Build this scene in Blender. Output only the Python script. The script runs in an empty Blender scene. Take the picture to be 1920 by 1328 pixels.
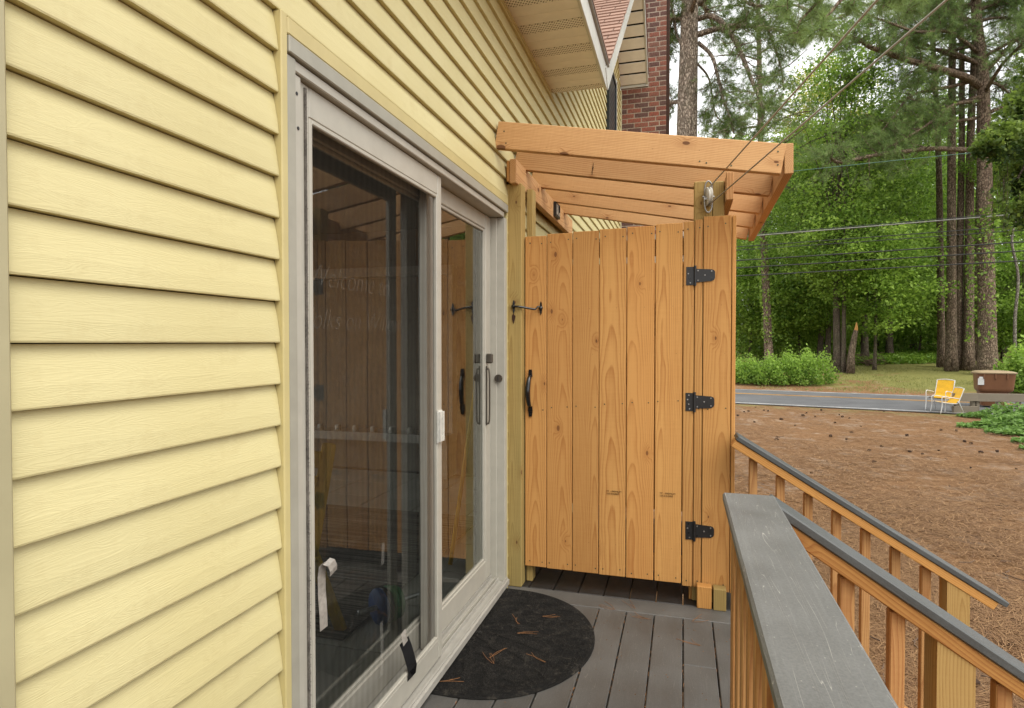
import bpy, bmesh, math, random
import numpy as np
from mathutils import Matrix, Vector

random.seed(7)
rng = np.random.default_rng(11)
R_ = math.radians
SC = bpy.context.scene
COL = SC.collection

# ------------------------------------------------------------------ camera
FPX = 1130.0
PITCH = math.atan(22 / FPX)
YAW = math.atan(321 * math.cos(PITCH) / FPX)
CAM = Vector((0.95, 0.0, 1.36))
cd = bpy.data.cameras.new("camera")
cam = bpy.data.objects.new("camera", cd)
COL.objects.link(cam)
cam.location = CAM
cam.rotation_euler = (math.pi / 2 - PITCH, 0, YAW)
cd.sensor_width = 36.0
cd.lens = FPX / 1920 * 36.0
cd.clip_start = 0.02
cd.clip_end = 2000
SC.camera = cam

# ------------------------------------------------------------------ sky, sun, exposure
SUN_EL, SUN_AZ = R_(52), R_(132)     # azimuth measured clockwise from +Y (towards +X)
w = bpy.data.worlds.new("World")
SC.world = w
w.use_nodes = True
nt = w.node_tree
bg = nt.nodes["Background"]
sky = nt.nodes.new("ShaderNodeTexSky")
sky.sky_type = 'NISHITA'
sky.sun_disc = False
sky.sun_elevation = SUN_EL
sky.sun_rotation = SUN_AZ
sky.air_density = 1.0
sky.dust_density = 4.0
hs = nt.nodes.new("ShaderNodeHueSaturation")
hs.inputs["Saturation"].default_value = 0.12
cl = nt.nodes.new("ShaderNodeTexNoise")
cl.inputs["Scale"].default_value = 2.2
cl.inputs["Detail"].default_value = 4
mp = nt.nodes.new("ShaderNodeMapRange")
mp.inputs["From Min"].default_value = 0.3
mp.inputs["From Max"].default_value = 0.7
mp.inputs["To Min"].default_value = 0.9
mp.inputs["To Max"].default_value = 1.1
mix = nt.nodes.new("ShaderNodeMix")
mix.data_type = 'RGBA'
mix.inputs["Factor"].default_value = 0.72
mix.inputs["B"].default_value = (12.4, 12.5, 12.6, 1)   # even grey-white cloud deck
mul = nt.nodes.new("ShaderNodeVectorMath")
mul.operation = 'SCALE'
tcw = nt.nodes.new("ShaderNodeTexCoord")
L = nt.links
L.new(tcw.outputs["Generated"], cl.inputs["Vector"])
L.new(cl.outputs["Fac"], mp.inputs["Value"])
L.new(sky.outputs["Color"], hs.inputs["Color"])
L.new(hs.outputs["Color"], mix.inputs["A"])
L.new(mix.outputs["Result"], mul.inputs[0])
L.new(mp.outputs["Result"], mul.inputs["Scale"])
L.new(mul.outputs["Vector"], bg.inputs["Color"])
bg.inputs["Strength"].default_value = 0.10

sl = bpy.data.lights.new("sun", 'SUN')
sl.energy = 1.5
sl.angle = R_(48)
sl.color = (1.0, 0.95, 0.86)
sun = bpy.data.objects.new("sun", sl)
COL.objects.link(sun)
sd = Vector((math.sin(SUN_AZ) * math.cos(SUN_EL), math.cos(SUN_AZ) * math.cos(SUN_EL), math.sin(SUN_EL)))
sun.rotation_euler = sd.to_track_quat('Z', 'Y').to_euler()
sun.location = sd * 60

vs = SC.view_settings
vs.view_transform = 'Standard'
vs.look = 'None'
vs.exposure = 0.82
vs.gamma = 1.0
vs.use_curve_mapping = False
SC.cycles.max_bounces = 8
SC.cycles.diffuse_bounces = 4
SC.cycles.glossy_bounces = 4
SC.cycles.transmission_bounces = 4
SC.cycles.transparent_max_bounces = 12
SC.cycles.use_denoising = True
SC.cycles.caustics_reflective = False
SC.cycles.caustics_refractive = False


# ------------------------------------------------------------------ node helpers
class N:
    """small wrapper that builds a material's node tree"""
    def __init__(s, name):
        s.m = bpy.data.materials.new(name)
        s.m.use_nodes = True
        s.t = s.m.node_tree
        s.b = s.t.nodes["Principled BSDF"]
        s.out = s.t.nodes["Material Output"]

    def n(s, kind, **kw):
        x = s.t.nodes.new("ShaderNode" + kind)
        for k, v in kw.items():
            setattr(x, k, v)
        return x

    def l(s, a, b):
        s.t.links.new(a, b)

    def set(s, sock, v):
        if hasattr(v, 'is_linked') or hasattr(v, 'links'):
            s.l(v, sock)
        else:
            sock.default_value = v

    def math(s, op, a, b=0.0, c=0.0):
        x = s.n("Math", operation=op)
        for i, v in enumerate((a, b, c)):
            s.set(x.inputs[i], v)
        return x.outputs[0]

    def vmath(s, op, a, b=(0, 0, 0)):
        x = s.n("VectorMath", operation=op)
        s.set(x.inputs[0], a)
        if op == 'SCALE':
            s.set(x.inputs["Scale"], b)
        else:
            s.set(x.inputs[1], b)
        return x.outputs[0]

    def obj(s):
        return s.n("TexCoord").outputs["Object"]

    def rand(s):
        """four values for each object"""
        oi = s.n("ObjectInfo")
        wn = s.n("TexWhiteNoise", noise_dimensions='1D')
        s.l(s.math('MULTIPLY', oi.outputs["Random"], 917.3), wn.inputs["W"])
        sp = s.n("SeparateColor")
        s.l(wn.outputs["Color"], sp.inputs[0])
        return oi.outputs["Random"], sp.outputs[0], sp.outputs[1], sp.outputs[2]

    def noise(s, vec, scale, detail=3, rough=0.55, dist=0.0, color=False):
        x = s.n("TexNoise")
        s.l(vec, x.inputs["Vector"])
        s.set(x.inputs["Scale"], scale)
        x.inputs["Detail"].default_value = detail
        x.inputs["Roughness"].default_value = rough
        x.inputs["Distortion"].default_value = dist
        return x.outputs["Color" if color else "Fac"]

    def rng(s, v, a, b, c=0.0, d=1.0, smooth=False):
        x = s.n("MapRange")
        if smooth:
            x.interpolation_type = 'SMOOTHSTEP'
        s.set(x.inputs["Value"], v)
        for k, q in (("From Min", a), ("From Max", b), ("To Min", c), ("To Max", d)):
            s.set(x.inputs[k], q)
        return x.outputs["Result"]

    def mix(s, f, a, b, mode='MIX'):
        x = s.n("Mix", data_type='RGBA', blend_type=mode)
        s.set(x.inputs["Factor"], f)
        for k, v in (("A", a), ("B", b)):
            if isinstance(v, tuple):
                v = (*v[:3], 1)
            sock = [i for i in x.inputs if i.name == k and i.type == 'RGBA'][0]
            s.set(sock, v)
        return [o for o in x.outputs if o.type == 'RGBA'][0]

    def gain(s, col, f):
        return s.vmath('SCALE', col, f)

    def bump(s, h, strength=0.3, dist=0.002):
        x = s.n("Bump")
        s.l(h, x.inputs["Height"])
        x.inputs["Strength"].default_value = strength
        x.inputs["Distance"].default_value = dist
        s.l(x.outputs[0], s.b.inputs["Normal"])
        return x.outputs[0]

    def fin(s, col=None, rough=0.6, spec=0.5, metal=0.0):
        if col is not None:
            if isinstance(col, tuple):
                col = (*col[:3], 1)
            s.set(s.b.inputs["Base Color"], col)
        s.set(s.b.inputs["Roughness"], rough)
        s.b.inputs["Specular IOR Level"].default_value = spec
        s.b.inputs["Metallic"].default_value = metal
        return s.m


def sc3(c, k):
    return tuple(v * k for v in c[:3])


def plain(name, col, rough=0.5, spec=0.5, metal=0.0, var=0.12, scale=30, bump=0.08):
    m = N(name)
    col = sc3(col, .75)
    o = m.obj()
    nz = m.noise(o, scale, 4)
    nz2 = m.noise(o, scale / 9, 3)
    f = m.math('ADD', m.rng(nz, .3, .7, -var, var), m.rng(nz2, .3, .7, -var, var))
    c = m.gain(m.mix(0.0, col, col), m.math('ADD', f, 1.0))
    if bump:
        m.bump(nz, bump, 0.001)
    return m.fin(c, m.rng(nz2, .3, .7, max(rough - .08, .05), min(rough + .08, 1)), spec, metal)


def wood(name, light, dark, knot=(0.10, 0.035, 0.012), ring=0.0074, rough=0.72, knots=0.74, ksize=1.0, stain=0.0, green=0.0):
    """sawn softwood: growth rings round a tilted pith, fibres, knots; local X is the board's length"""
    m = N(name)
    light, dark = sc3(light, .76), sc3(dark, .74)
    o = m.obj()
    r0, r1, r2, r3 = m.rand()
    sp = m.n("SeparateXYZ")
    m.l(o, sp.inputs[0])
    x, y, z = sp.outputs
    xs = m.math('ADD', x, m.math('MULTIPLY', r0, 40.0))
    cb = m.n("CombineXYZ")
    m.l(m.math('MULTIPLY', xs, 0.45), cb.inputs[0])
    m.l(m.math('ADD', y, m.math('MULTIPLY', r1, 7.0)), cb.inputs[1])
    m.l(m.math('ADD', z, m.math('MULTIPLY', r2, 7.0)), cb.inputs[2])
    p = cb.outputs[0]
    # knots
    vo = m.n("TexVoronoi", feature='F1', voronoi_dimensions='2D')
    kb = m.n("CombineXYZ")
    m.l(m.math('MULTIPLY', xs, 0.5), kb.inputs[0])
    m.l(m.math('ADD', m.math('ADD', y, z), m.math('MULTIPLY', r3, 7.0)), kb.inputs[1])
    m.l(kb.outputs[0], vo.inputs["Vector"])
    vo.inputs["Scale"].default_value = 6.5
    sc_ = m.n("SeparateColor")
    m.l(vo.outputs["Color"], sc_.inputs[0])
    has = m.math('GREATER_THAN', sc_.outputs[0], knots)
    dk = vo.outputs["Distance"]
    size = m.rng(sc_.outputs[1], 0, 1, 0.014 * ksize, 0.06 * ksize)
    kmask = m.math('MULTIPLY', m.rng(dk, m.math('MULTIPLY', size, 0.75), size, 1, 0, True), has)
    kinf = m.math('MULTIPLY', m.rng(dk, 0.02, 0.24, 1, 0, True), has)
    # warped ring distance
    wz = m.noise(p, 5.0, 2, 0.5, 0, True)
    wv = m.vmath('SCALE', m.vmath('SUBTRACT', wz, (0.5, 0.5, 0.5)), 0.026)
    ws = m.n("SeparateXYZ")
    m.l(wv, ws.inputs[0])
    ty = m.math('MULTIPLY', x, m.rng(r3, 0, 1, -0.012, 0.012))
    tz = m.math('MULTIPLY', x, m.rng(r1, 0, 1, 0.01, 0.032))
    yy = m.math('ADD', m.math('ADD', y, m.math('ADD', ty, ws.outputs[1])), m.rng(r2, 0, 1, -0.075, 0.075))
    zz = m.math('ADD', m.math('ADD', z, m.math('ADD', tz, ws.outputs[2])), m.rng(r3, 0, 1, 0.02, 0.13))
    rad = m.math('SQRT', m.math('ADD', m.math('MULTIPLY', yy, yy), m.math('MULTIPLY', zz, zz)))
    rad = m.math('ADD', rad, m.math('MULTIPLY', kinf, 0.018))
    ph = m.math('FRACT', m.math('DIVIDE', rad, ring))
    late = m.math('POWER', ph, 2.6)
    late = m.math('MULTIPLY', late, m.rng(ph, 0.9, 1.0, 1, 0))
    # fibres
    fc = m.n("CombineXYZ")
    m.l(m.math('MULTIPLY', xs, 5), fc.inputs[0])
    m.l(m.math('MULTIPLY', y, 260), fc.inputs[1])
    m.l(m.math('MULTIPLY', z, 260), fc.inputs[2])
    fib = m.noise(fc.outputs[0], 1.0, 3)
    sw = m.n("CombineXYZ")
    m.l(m.math('MULTIPLY', xs, 90), sw.inputs[0])
    m.l(m.math('MULTIPLY', y, 6), sw.inputs[1])
    m.l(m.math('MULTIPLY', z, 6), sw.inputs[2])
    saw = m.noise(sw.outputs[0], 1.0, 2)
    big = m.noise(p, 1.6, 3)
    f = m.math('ADD', m.math('MULTIPLY', late, 0.82), m.rng(fib, .3, .7, -0.2, 0.2))
    f = m.math('ADD', f, m.rng(saw, .35, .65, -0.04, 0.04))
    f = m.math('ADD', f, m.rng(big, .3, .7, -0.16, 0.24))
    cl_ = m.n("Clamp")
    m.l(f, cl_.inputs[0])
    c = m.mix(cl_.outputs[0], light, dark)
    if green:
        c = m.mix(m.rng(big, .35, .65, 0, green), c, (0.23, 0.20, 0.075))
    c = m.mix(m.math('MULTIPLY', kinf, 0.28), c, (dark[0] * .75, dark[1] * .6, dark[2] * .5))
    c = m.mix(m.math('MULTIPLY', kmask, 0.85), c, knot)
    # pinholes and mill dirt
    v2 = m.n("TexVoronoi")
    m.l(o, v2.inputs["Vector"])
    v2.inputs["Scale"].default_value = 22
    c = m.mix(m.rng(v2.outputs["Distance"], 0.035, 0.06, 0.5, 0), c, (0.12, 0.06, 0.03))
    c = m.mix(m.rng(r1, .3, 1, 0, .22), c, sc3(dark, 1.25))
    c = m.gain(c, m.rng(r2, 0, 1, 0.84, 1.12))
    m.bump(m.math('ADD', m.math('MULTIPLY', late, 0.6), fib), 0.25, 0.0012)
    return m.fin(c, rough, 0.3)


def composite(name, col, streak, streak_amt=0.35, rough=0.55, wet=False):
    """embossed wood-plastic board; local X is the length"""
    m = N(name)
    col, streak = sc3(col, .74), sc3(streak, .85)
    o = m.obj()
    r0, r1, r2, r3 = m.rand()
    sp = m.n("SeparateXYZ")
    m.l(o, sp.inputs[0])
    x, y, z = sp.outputs
    xs = m.math('ADD', x, m.math('MULTIPLY', r0, 30))
    cb = m.n("CombineXYZ")
    m.l(m.math('MULTIPLY', xs, 1.5), cb.inputs[0])
    m.l(m.math('MULTIPLY', m.math('ADD', y, z), 34), cb.inputs[1])
    m.l(m.math('MULTIPLY', r2, 20), cb.inputs[2])
    w_ = m.noise(cb.outputs[0], 1.0, 2, 0.5, 0.4)
    # thin contour lines of a slow field read as embossed grain
    ph = m.math('FRACT', m.math('MULTIPLY', w_, 13.0))
    line = m.math('MULTIPLY', m.rng(ph, 0.0, 0.075, 1, 0, True), m.rng(ph, 0.0, 0.012, 0, 1))
    brk = m.noise(cb.outputs[0], 4.5, 3)
    line = m.math('MULTIPLY', line, m.rng(brk, .42, .6, 0, 1))
    spk = m.noise(o, 260, 3)
    big = m.noise(o, 5, 4)
    c = m.gain(m.mix(0.0, col, col), m.math('ADD', 1.0, m.math('ADD', m.rng(big, .3, .7, -.16, .16), m.rng(spk, .3, .7, -.14, .14))))
    c = m.mix(m.math('MULTIPLY', line, streak_amt), c, streak)
    sp2 = m.n("TexVoronoi")
    m.l(o, sp2.inputs["Vector"])
    sp2.inputs["Scale"].default_value = 60
    c = m.mix(m.rng(sp2.outputs["Distance"], .03, .09, m.math('MULTIPLY', streak_amt, .7), 0), c, streak)
    c = m.gain(c, m.rng(r1, 0, 1, 0.9, 1.12))
    h = m.math('ADD', m.math('MULTIPLY', ph, -0.5), m.math('MULTIPLY', spk, .4))
    m.bump(h, 0.3, 0.0012)
    ro = m.rng(big, .35, .65, 0.3, 0.6) if wet else m.rng(big, .3, .7, rough - .1, rough + .12)
    return m.fin(c, ro, 0.5)


# ------------------------------------------------------------------ materials
M = {}
M['cedar'] = wood('gate_wood', (0.73, 0.385, 0.120), (0.45, 0.170, 0.038))
M['rafter'] = wood('rafter_wood', (0.80, 0.475, 0.215), (0.42, 0.17, 0.05), knots=0.55, ksize=1.55)
M['green_post'] = wood('treated_post_wood', (0.52, 0.36, 0.125), (0.30, 0.175, 0.045), knots=0.6, green=0.45)
M['rail_wood'] = wood('railing_wood', (0.63, 0.325, 0.092), (0.35, 0.130, 0.030))
M['baluster'] = wood('baluster_wood', (0.62, 0.34, 0.13), (0.35, 0.135, 0.04), ring=0.0075, knots=0.85)
M['stair_post'] = wood('stair_post_wood', (0.60, 0.385, 0.135), (0.36, 0.19, 0.05), knots=0.8, green=0.12)
M['old_wood'] = wood('weathered_wood', (0.27, 0.23, 0.17), (0.15, 0.12, 0.085), knots=0.8)
M['deck'] = composite('deck_composite', (0.112, 0.107, 0.097), (0.28, 0.265, 0.235), 0.55)
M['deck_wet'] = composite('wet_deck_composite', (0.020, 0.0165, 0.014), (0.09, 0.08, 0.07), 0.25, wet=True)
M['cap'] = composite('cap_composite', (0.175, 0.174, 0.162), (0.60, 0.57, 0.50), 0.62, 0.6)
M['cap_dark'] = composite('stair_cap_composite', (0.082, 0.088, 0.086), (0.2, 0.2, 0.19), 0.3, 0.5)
M['black'] = plain('black_hardware', (0.012, 0.012, 0.013), 0.42, 0.5, 0.0, 0.2, 120, 0.15)
M['black_gloss'] = plain('black_enamel', (0.006, 0.006, 0.007), 0.16, 0.6, 0.0, 0.1, 40, 0.03)
M['white_metal'] = plain('white_aluminium', (0.51, 0.485, 0.41), 0.42, 0.5, 0.0, 0.05, 18, 0.05)
M['grey_metal'] = plain('grey_aluminium', (0.40, 0.385, 0.315), 0.45, 0.5, 0.0, 0.06, 18, 0.05)
M['stain_metal'] = plain('dirty_sill', (0.44, 0.42, 0.37), 0.5, 0.5, 0.0, 0.07, 24, 0.1)
M['trim_yellow'] = plain('yellow_trim', (0.64, 0.54, 0.25), 0.45, 0.4, 0.0, 0.05, 12, 0.04)
M['tan_trim'] = plain('cream_corner_trim', (0.50, 0.45, 0.27), 0.5, 0.4, 0.0, 0.05, 12, 0.04)
M['fascia'] = plain('white_fascia', (0.66, 0.66, 0.60), 0.45, 0.5, 0.0, 0.08, 8, 0.04)
M['soffit'] = plain('cream_soffit', (1.02, 0.99, 0.93), 0.55, 0.4, 0.0, 0.05, 10, 0.04)
M['dark_window'] = plain('dark_shutter', (0.018, 0.026, 0.028), 0.35, 0.5, 0.0, 0.1, 20, 0.05)
M['dark_gap'] = plain('dark_sheathing', (0.05, 0.045, 0.035), 0.9, 0.1)
M['mortar'] = plain('mortar', (0.38, 0.32, 0.25), 0.95, 0.1, 0.0, 0.2, 60, 0.4)
M['dark_strip'] = plain('dark_brown_strip', (0.055, 0.028, 0.018), 0.8, 0.2, 0.0, 0.25, 40, 0.3)
M['pile'] = plain('grey_weather_pile', (0.16, 0.145, 0.125), 0.95, 0.1, 0.0, 0.35, 260, 0.6)
M['bronze'] = plain('bronze_handle', (0.10, 0.083, 0.063), 0.42, 0.5, 0.4, 0.15, 60, 0.05)
M['tape'] = plain('silver_tape', (0.36, 0.33, 0.29), 0.5, 0.4, 0.1, 0.25, 90, 0.35)
M['galv'] = plain('galvanised_steel', (0.42, 0.41, 0.39), 0.4, 0.5, 0.7, 0.15, 60, 0.1)
M['nylon'] = plain('white_nylon', (0.72, 0.70, 0.63), 0.45, 0.5, 0.0, 0.1, 60, 0.1)
M['line'] = plain('clothesline_wire', (0.55, 0.52, 0.47), 0.4, 0.5, 0.2, 0.1, 200, 0.2)
M['nail'] = plain('green_nail', (0.06, 0.085, 0.05), 0.4, 0.5, 0.5)
M['ink'] = plain('black_ink', (0.03, 0.02, 0.012), 0.9, 0.1)
M['plastic_brown'] = plain('brown_bin_plastic', (0.20, 0.085, 0.036), 0.45, 0.4, 0.0, 0.08, 6, 0.05)
M['plastic_tan'] = plain('tan_lid_plastic', (0.42, 0.31, 0.18), 0.5, 0.4, 0.0, 0.08, 6, 0.05)
M['paper'] = plain('white_paper', (0.75, 0.75, 0.72), 0.8, 0.2)
M['chair_white'] = plain('white_powder_coat', (0.78, 0.78, 0.76), 0.35, 0.5, 0.0, 0.04)
M['chair_yellow'] = plain('yellow_sling', (0.95, 0.55, 0.035), 0.7, 0.3, 0.0, 0.1, 90, 0.2)
M['yellow_paint'] = plain('yellow_paint', (0.62, 0.40, 0.03), 0.5, 0.4)
M['tile'] = plain('grey_floor_tile', (0.50, 0.50, 0.45), 0.4, 0.5, 0.0, 0.12, 3, 0.02)
M['grout'] = plain('dark_grout', (0.05, 0.05, 0.05), 0.9, 0.2)
M['room'] = plain('room_wall_paint', (0.30, 0.26, 0.21), 0.8, 0.2)
M['curtain'] = plain('grey_curtain', (0.34, 0.35, 0.32), 0.85, 0.2)
M['blue'] = plain('blue_rubber', (0.02, 0.075, 0.25), 0.6)
M['green'] = plain('green_rubber', (0.02, 0.20, 0.05), 0.6)
M['steel'] = plain('steel_bar', (0.5, 0.5, 0.5), 0.35, 0.5, 0.6)
M['white_shelf'] = plain('white_shelf_paint', (0.46, 0.43, 0.38), 0.5)
M['wire'] = plain('black_cable', (0.035, 0.036, 0.034), 0.6)
M['wire_light'] = plain('bare_cable', (0.34, 0.34, 0.32), 0.5, 0.5, 0.3)
M['wire_green'] = plain('green_cable', (0.10, 0.22, 0.16), 0.6)
M['cone'] = plain('pine_cone_scales', (0.075, 0.042, 0.026), 0.9, 0.2, 0.0, 0.4, 40, 0.6)
M['straw'] = plain('dry_needle', (0.36, 0.17, 0.07), 0.6, 0.3, 0.0, 0.3, 15, 0)
M['stick'] = plain('dead_branch', (0.17, 0.115, 0.08), 0.9, 0.1)
M['road_white'] = plain('white_road_paint', (0.58, 0.57, 0.54), 0.85, 0.2, 0.0, 0.3, 9, 0.1)
M['road_yellow'] = plain('yellow_road_paint', (0.60, 0.30, 0.045), 0.85, 0.2, 0.0, 0.25, 9, 0.1)


def siding_mat():
    m = N('yellow_vinyl')
    o = m.obj()
    r0, r1, r2, r3 = m.rand()
    sp = m.n("SeparateXYZ")
    m.l(o, sp.inputs[0])
    x, y, z = sp.outputs
    cb = m.n("CombineXYZ")
    m.l(m.math('MULTIPLY', m.math('ADD', y, m.math('MULTIPLY', r0, 60)), 5.5), cb.inputs[0])
    m.l(m.math('MULTIPLY', z, 46), cb.inputs[1])
    m.l(m.math('MULTIPLY', r1, 30), cb.inputs[2])
    g = m.noise(cb.outputs[0], 1.0, 2, 0.5, 0.6)
    ph = m.math('FRACT', m.math('MULTIPLY', g, 15))
    tri = m.math('ABSOLUTE', m.math('SUBTRACT', ph, 0.5))
    cb2 = m.n("CombineXYZ")
    m.l(m.math('MULTIPLY', y, 28), cb2.inputs[0])
    m.l(m.math('MULTIPLY', z, 420), cb2.inputs[1])
    fn = m.noise(cb2.outputs[0], 1.0, 3)
    big = m.noise(o, 2.3, 4)
    c = m.mix(m.rng(big, .3, .7, 0, 1), (0.525, 0.458, 0.222), (0.565, 0.505, 0.268))
    c = m.gain(c, m.rng(r2, 0, 1, 0.96, 1.03))
    v = m.n("TexVoronoi")
    m.l(o, v.inputs["Vector"])
    v.inputs["Scale"].default_value = 14
    sc_ = m.n("SeparateColor")
    m.l(v.outputs["Color"], sc_.inputs[0])
    spot = m.math('MULTIPLY', m.rng(v.outputs["Distance"], 0.018, 0.034, 0.85, 0), m.math('GREATER_THAN', sc_.outputs[0], 0.72))
    c = m.mix(spot, c, (0.13, 0.09, 0.03))
    st = m.noise(o, 9, 5, 0.7)
    c = m.mix(m.rng(st, .56, .78, 0, 0.26), c, (0.34, 0.25, 0.09))
    # grime collects along the drip edge of every course
    edge = m.math('MULTIPLY', m.rng(z, 0.0015, 0.007, 1, 0), m.rng(m.noise(o, 34, 4, .7), .48, .70, 0, .4))
    c = m.mix(m.math('MULTIPLY', edge, .45), c, (0.36, 0.19, 0.055))
    m.bump(m.math('ADD', tri, m.math('MULTIPLY', fn, 0.7)), 0.34, 0.0011)
    return m.fin(c, m.rng(big, .3, .7, .42, .56), 0.4)


M['siding'] = siding_mat()


def vented_mat():
    m = N('vented_soffit')
    o = m.obj()
    sp = m.n("SeparateXYZ")
    m.l(o, sp.inputs[0])
    a = m.math('SINE', m.math('MULTIPLY', sp.outputs[0], 2 * math.pi / 0.024))
    b = m.math('SINE', m.math('MULTIPLY', m.math('ADD', sp.outputs[1], m.math('MULTIPLY', sp.outputs[0], 0.5)), 2 * math.pi / 0.028))
    hole = m.rng(m.math('MULTIPLY', a, b), 0.25, 0.45, 0, 1)
    c = m.mix(m.math('MULTIPLY', hole, 0.85), (0.76, 0.74, 0.69), (0.10, 0.08, 0.05))
    m.bump(m.math('MULTIPLY', hole, -1), 0.5, 0.001)
    return m.fin(c, 0.6, 0.3)


M['soffit_vent'] = vented_mat()


def brick_mat():
    m = N('red_brick')
    o = m.obj()
    r0, r1, r2, r3 = m.rand()
    c = m.mix(m.rng(r1, 0, 1, 0, 1), (0.225, 0.075, 0.052), (0.17, 0.085, 0.062))
    c = m.mix(m.rng(r2, .55, .68, 0, 0.85), c, (0.085, 0.052, 0.046))
    nz = m.noise(o, 45, 5, .65)
    c = m.gain(c, m.rng(nz, .3, .7, .68, 1.3))
    n2 = m.noise(m.vmath('ADD', o, (3, 7, 1)), 16, 4, .7)
    c = m.mix(m.rng(n2, .55, .72, 0, .55), c, (0.10, 0.065, 0.05))
    m.bump(m.math('ADD', nz, m.math('MULTIPLY', n2, 2)), 0.8, 0.006)
    return m.fin(c, .95, .15)


M['brick'] = brick_mat()


def shingle_mat():
    m = N('tan_pink_shingle')
    o = m.obj()
    r0, r1, r2, r3 = m.rand()
    nz = m.noise(o, 230, 3, .7)
    c = m.mix(r1, (0.26, 0.165, 0.125), (0.32, 0.205, 0.155))
    c = m.gain(c, m.rng(nz, .3, .7, .62, 1.35))
    m.bump(nz, 0.6, 0.002)
    return m.fin(c, .95, .15)


M['shingle'] = shingle_mat()


def glass_mat():
    m = N('window_glass')
    t = m.t
    t.nodes.remove(m.b)
    fr = m.n("Fresnel")
    fr.inputs["IOR"].default_value = 1.75
    gl = m.n("BsdfGlossy")
    gl.inputs["Roughness"].default_value = 0.006
    gl.inputs["Color"].default_value = (0.95, 0.97, 0.95, 1)
    tr = m.n("BsdfTransparent")
    tr.inputs["Color"].default_value = (0.80, 0.85, 0.81, 1)
    o = m.obj()
    wv = m.noise(o, 2.5, 2)
    b = m.n("Bump")
    b.inputs["Strength"].default_value = 0.02
    b.inputs["Distance"].default_value = 0.02
    m.l(wv, b.inputs["Height"])
    m.l(b.outputs[0], gl.inputs["Normal"])
    ms = m.n("MixShader")
    fac = m.math('MINIMUM', m.math('MULTIPLY', fr.outputs[0], 1.45), 0.95)
    m.l(fac, ms.inputs[0])
    m.l(tr.outputs[0], ms.inputs[1])
    m.l(gl.outputs[0], ms.inputs[2])
    # dust and smears on the pane
    df = m.n("BsdfDiffuse")
    df.inputs["Color"].default_value = (0.5, 0.5, 0.46, 1)
    d1 = m.noise(m.vmath('MULTIPLY', o, (1, 3, 14)), 3.0, 5, .7)
    d2 = m.noise(o, 120, 2)
    ms2 = m.n("MixShader")
    m.l(m.math('ADD', m.rng(d1, .5, .8, 0.004, .05), m.rng(d2, .70, .80, 0, .15)), ms2.inputs[0])
    m.l(ms.outputs[0], ms2.inputs[1])
    m.l(df.outputs[0], ms2.inputs[2])
    m.l(ms2.outputs[0], m.out.inputs[0])
    return m.m


M['glass'] = glass_mat()


def screen_mat():
    m = N('insect_screen')
    t = m.t
    t.nodes.remove(m.b)
    df = m.n("BsdfDiffuse")
    df.inputs["Color"].default_value = (0.02, 0.02, 0.019, 1)
    tr = m.n("BsdfTransparent")
    o = m.obj()
    sp = m.n("SeparateXYZ")
    m.l(o, sp.inputs[0])
    wob = m.noise(o, 3.0, 2)
    a = m.math('SINE', m.math('ADD', m.math('MULTIPLY', sp.outputs[1], 190), m.math('MULTIPLY', wob, 9)))
    ms = m.n("MixShader")
    m.l(m.math('ADD', 0.26, m.math('MULTIPLY', a, 0.05)), ms.inputs[0])
    m.l(tr.outputs[0], ms.inputs[1])
    m.l(df.outputs[0], ms.inputs[2])
    m.l(ms.outputs[0], m.out.inputs[0])
    return m.m


M['screen'] = screen_mat()


def chalk_mat():
    m = N('faint_marker')
    m.t.nodes.remove(m.b)
    df = m.n("BsdfDiffuse")
    df.inputs["Color"].default_value = (0.6, 0.58, 0.52, 1)
    tr = m.n("BsdfTransparent")
    ms = m.n("MixShader")
    ms.inputs[0].default_value = 0.05
    m.l(tr.outputs[0], ms.inputs[1])
    m.l(df.outputs[0], ms.inputs[2])
    m.l(ms.outputs[0], m.out.inputs[0])
    return m.m


M['chalk'] = chalk_mat()


def mat_mat():
    m = N('black_doormat')
    o = m.obj()
    nz = m.noise(o, 330, 3, .7)
    n2 = m.noise(o, 13, 4, .65, 1.2)
    n3 = m.noise(o, 90, 3, .7)
    c = m.mix(m.rng(nz, .5, .75, 0, .6), (0.013, 0.0125, 0.012), (0.075, 0.068, 0.058))
    c = m.mix(m.math('MULTIPLY', m.rng(n2, .52, .68, 0, .7), m.rng(n3, .4, .6, 0, 1)), c, (0.10, 0.088, 0.07))
    m.bump(m.math('ADD', nz, n3), 1.0, 0.004)
    return m.fin(c, 1.0, .08)


M['mat'] = mat_mat()


def bark(name, a, b, scale=1.0, moss=0.0):
    m = N(name)
    o = m.obj()
    q = m.vmath('MULTIPLY', o, (1, 1, 0.30))
    wq = m.vmath('ADD', q, m.vmath('SCALE', m.noise(q, 14 * scale, 4, .7, 0, True), 0.11))
    v = m.n("TexVoronoi", feature='DISTANCE_TO_EDGE')
    m.l(wq, v.inputs["Vector"])
    v.inputs["Scale"].default_value = 24 * scale
    e = m.rng(v.outputs["Distance"], 0.0, 0.22, 0, 1, True)
    nz = m.noise(m.vmath('MULTIPLY', o, (1, 1, .5)), 38 * scale, 6, .75)
    n9 = m.noise(m.vmath('MULTIPLY', o, (1, 1, .2)), 9 * scale, 4, .7)
    c = m.mix(m.math('MULTIPLY', e, m.rng(nz, .25, .6)), b, a)
    c = m.gain(c, m.math('MULTIPLY', m.rng(nz, .3, .7, .7, 1.3), m.rng(n9, .3, .7, .7, 1.25)))
    if moss:
        c = m.mix(m.rng(m.noise(o, 3, 4), .45, .65, 0, moss), c, (0.11, 0.12, 0.06))
    m.bump(m.math('ADD', e, m.math('MULTIPLY', nz, .7)), 1.0, 0.035)
    return m.fin(c, .95, .1)


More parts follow.
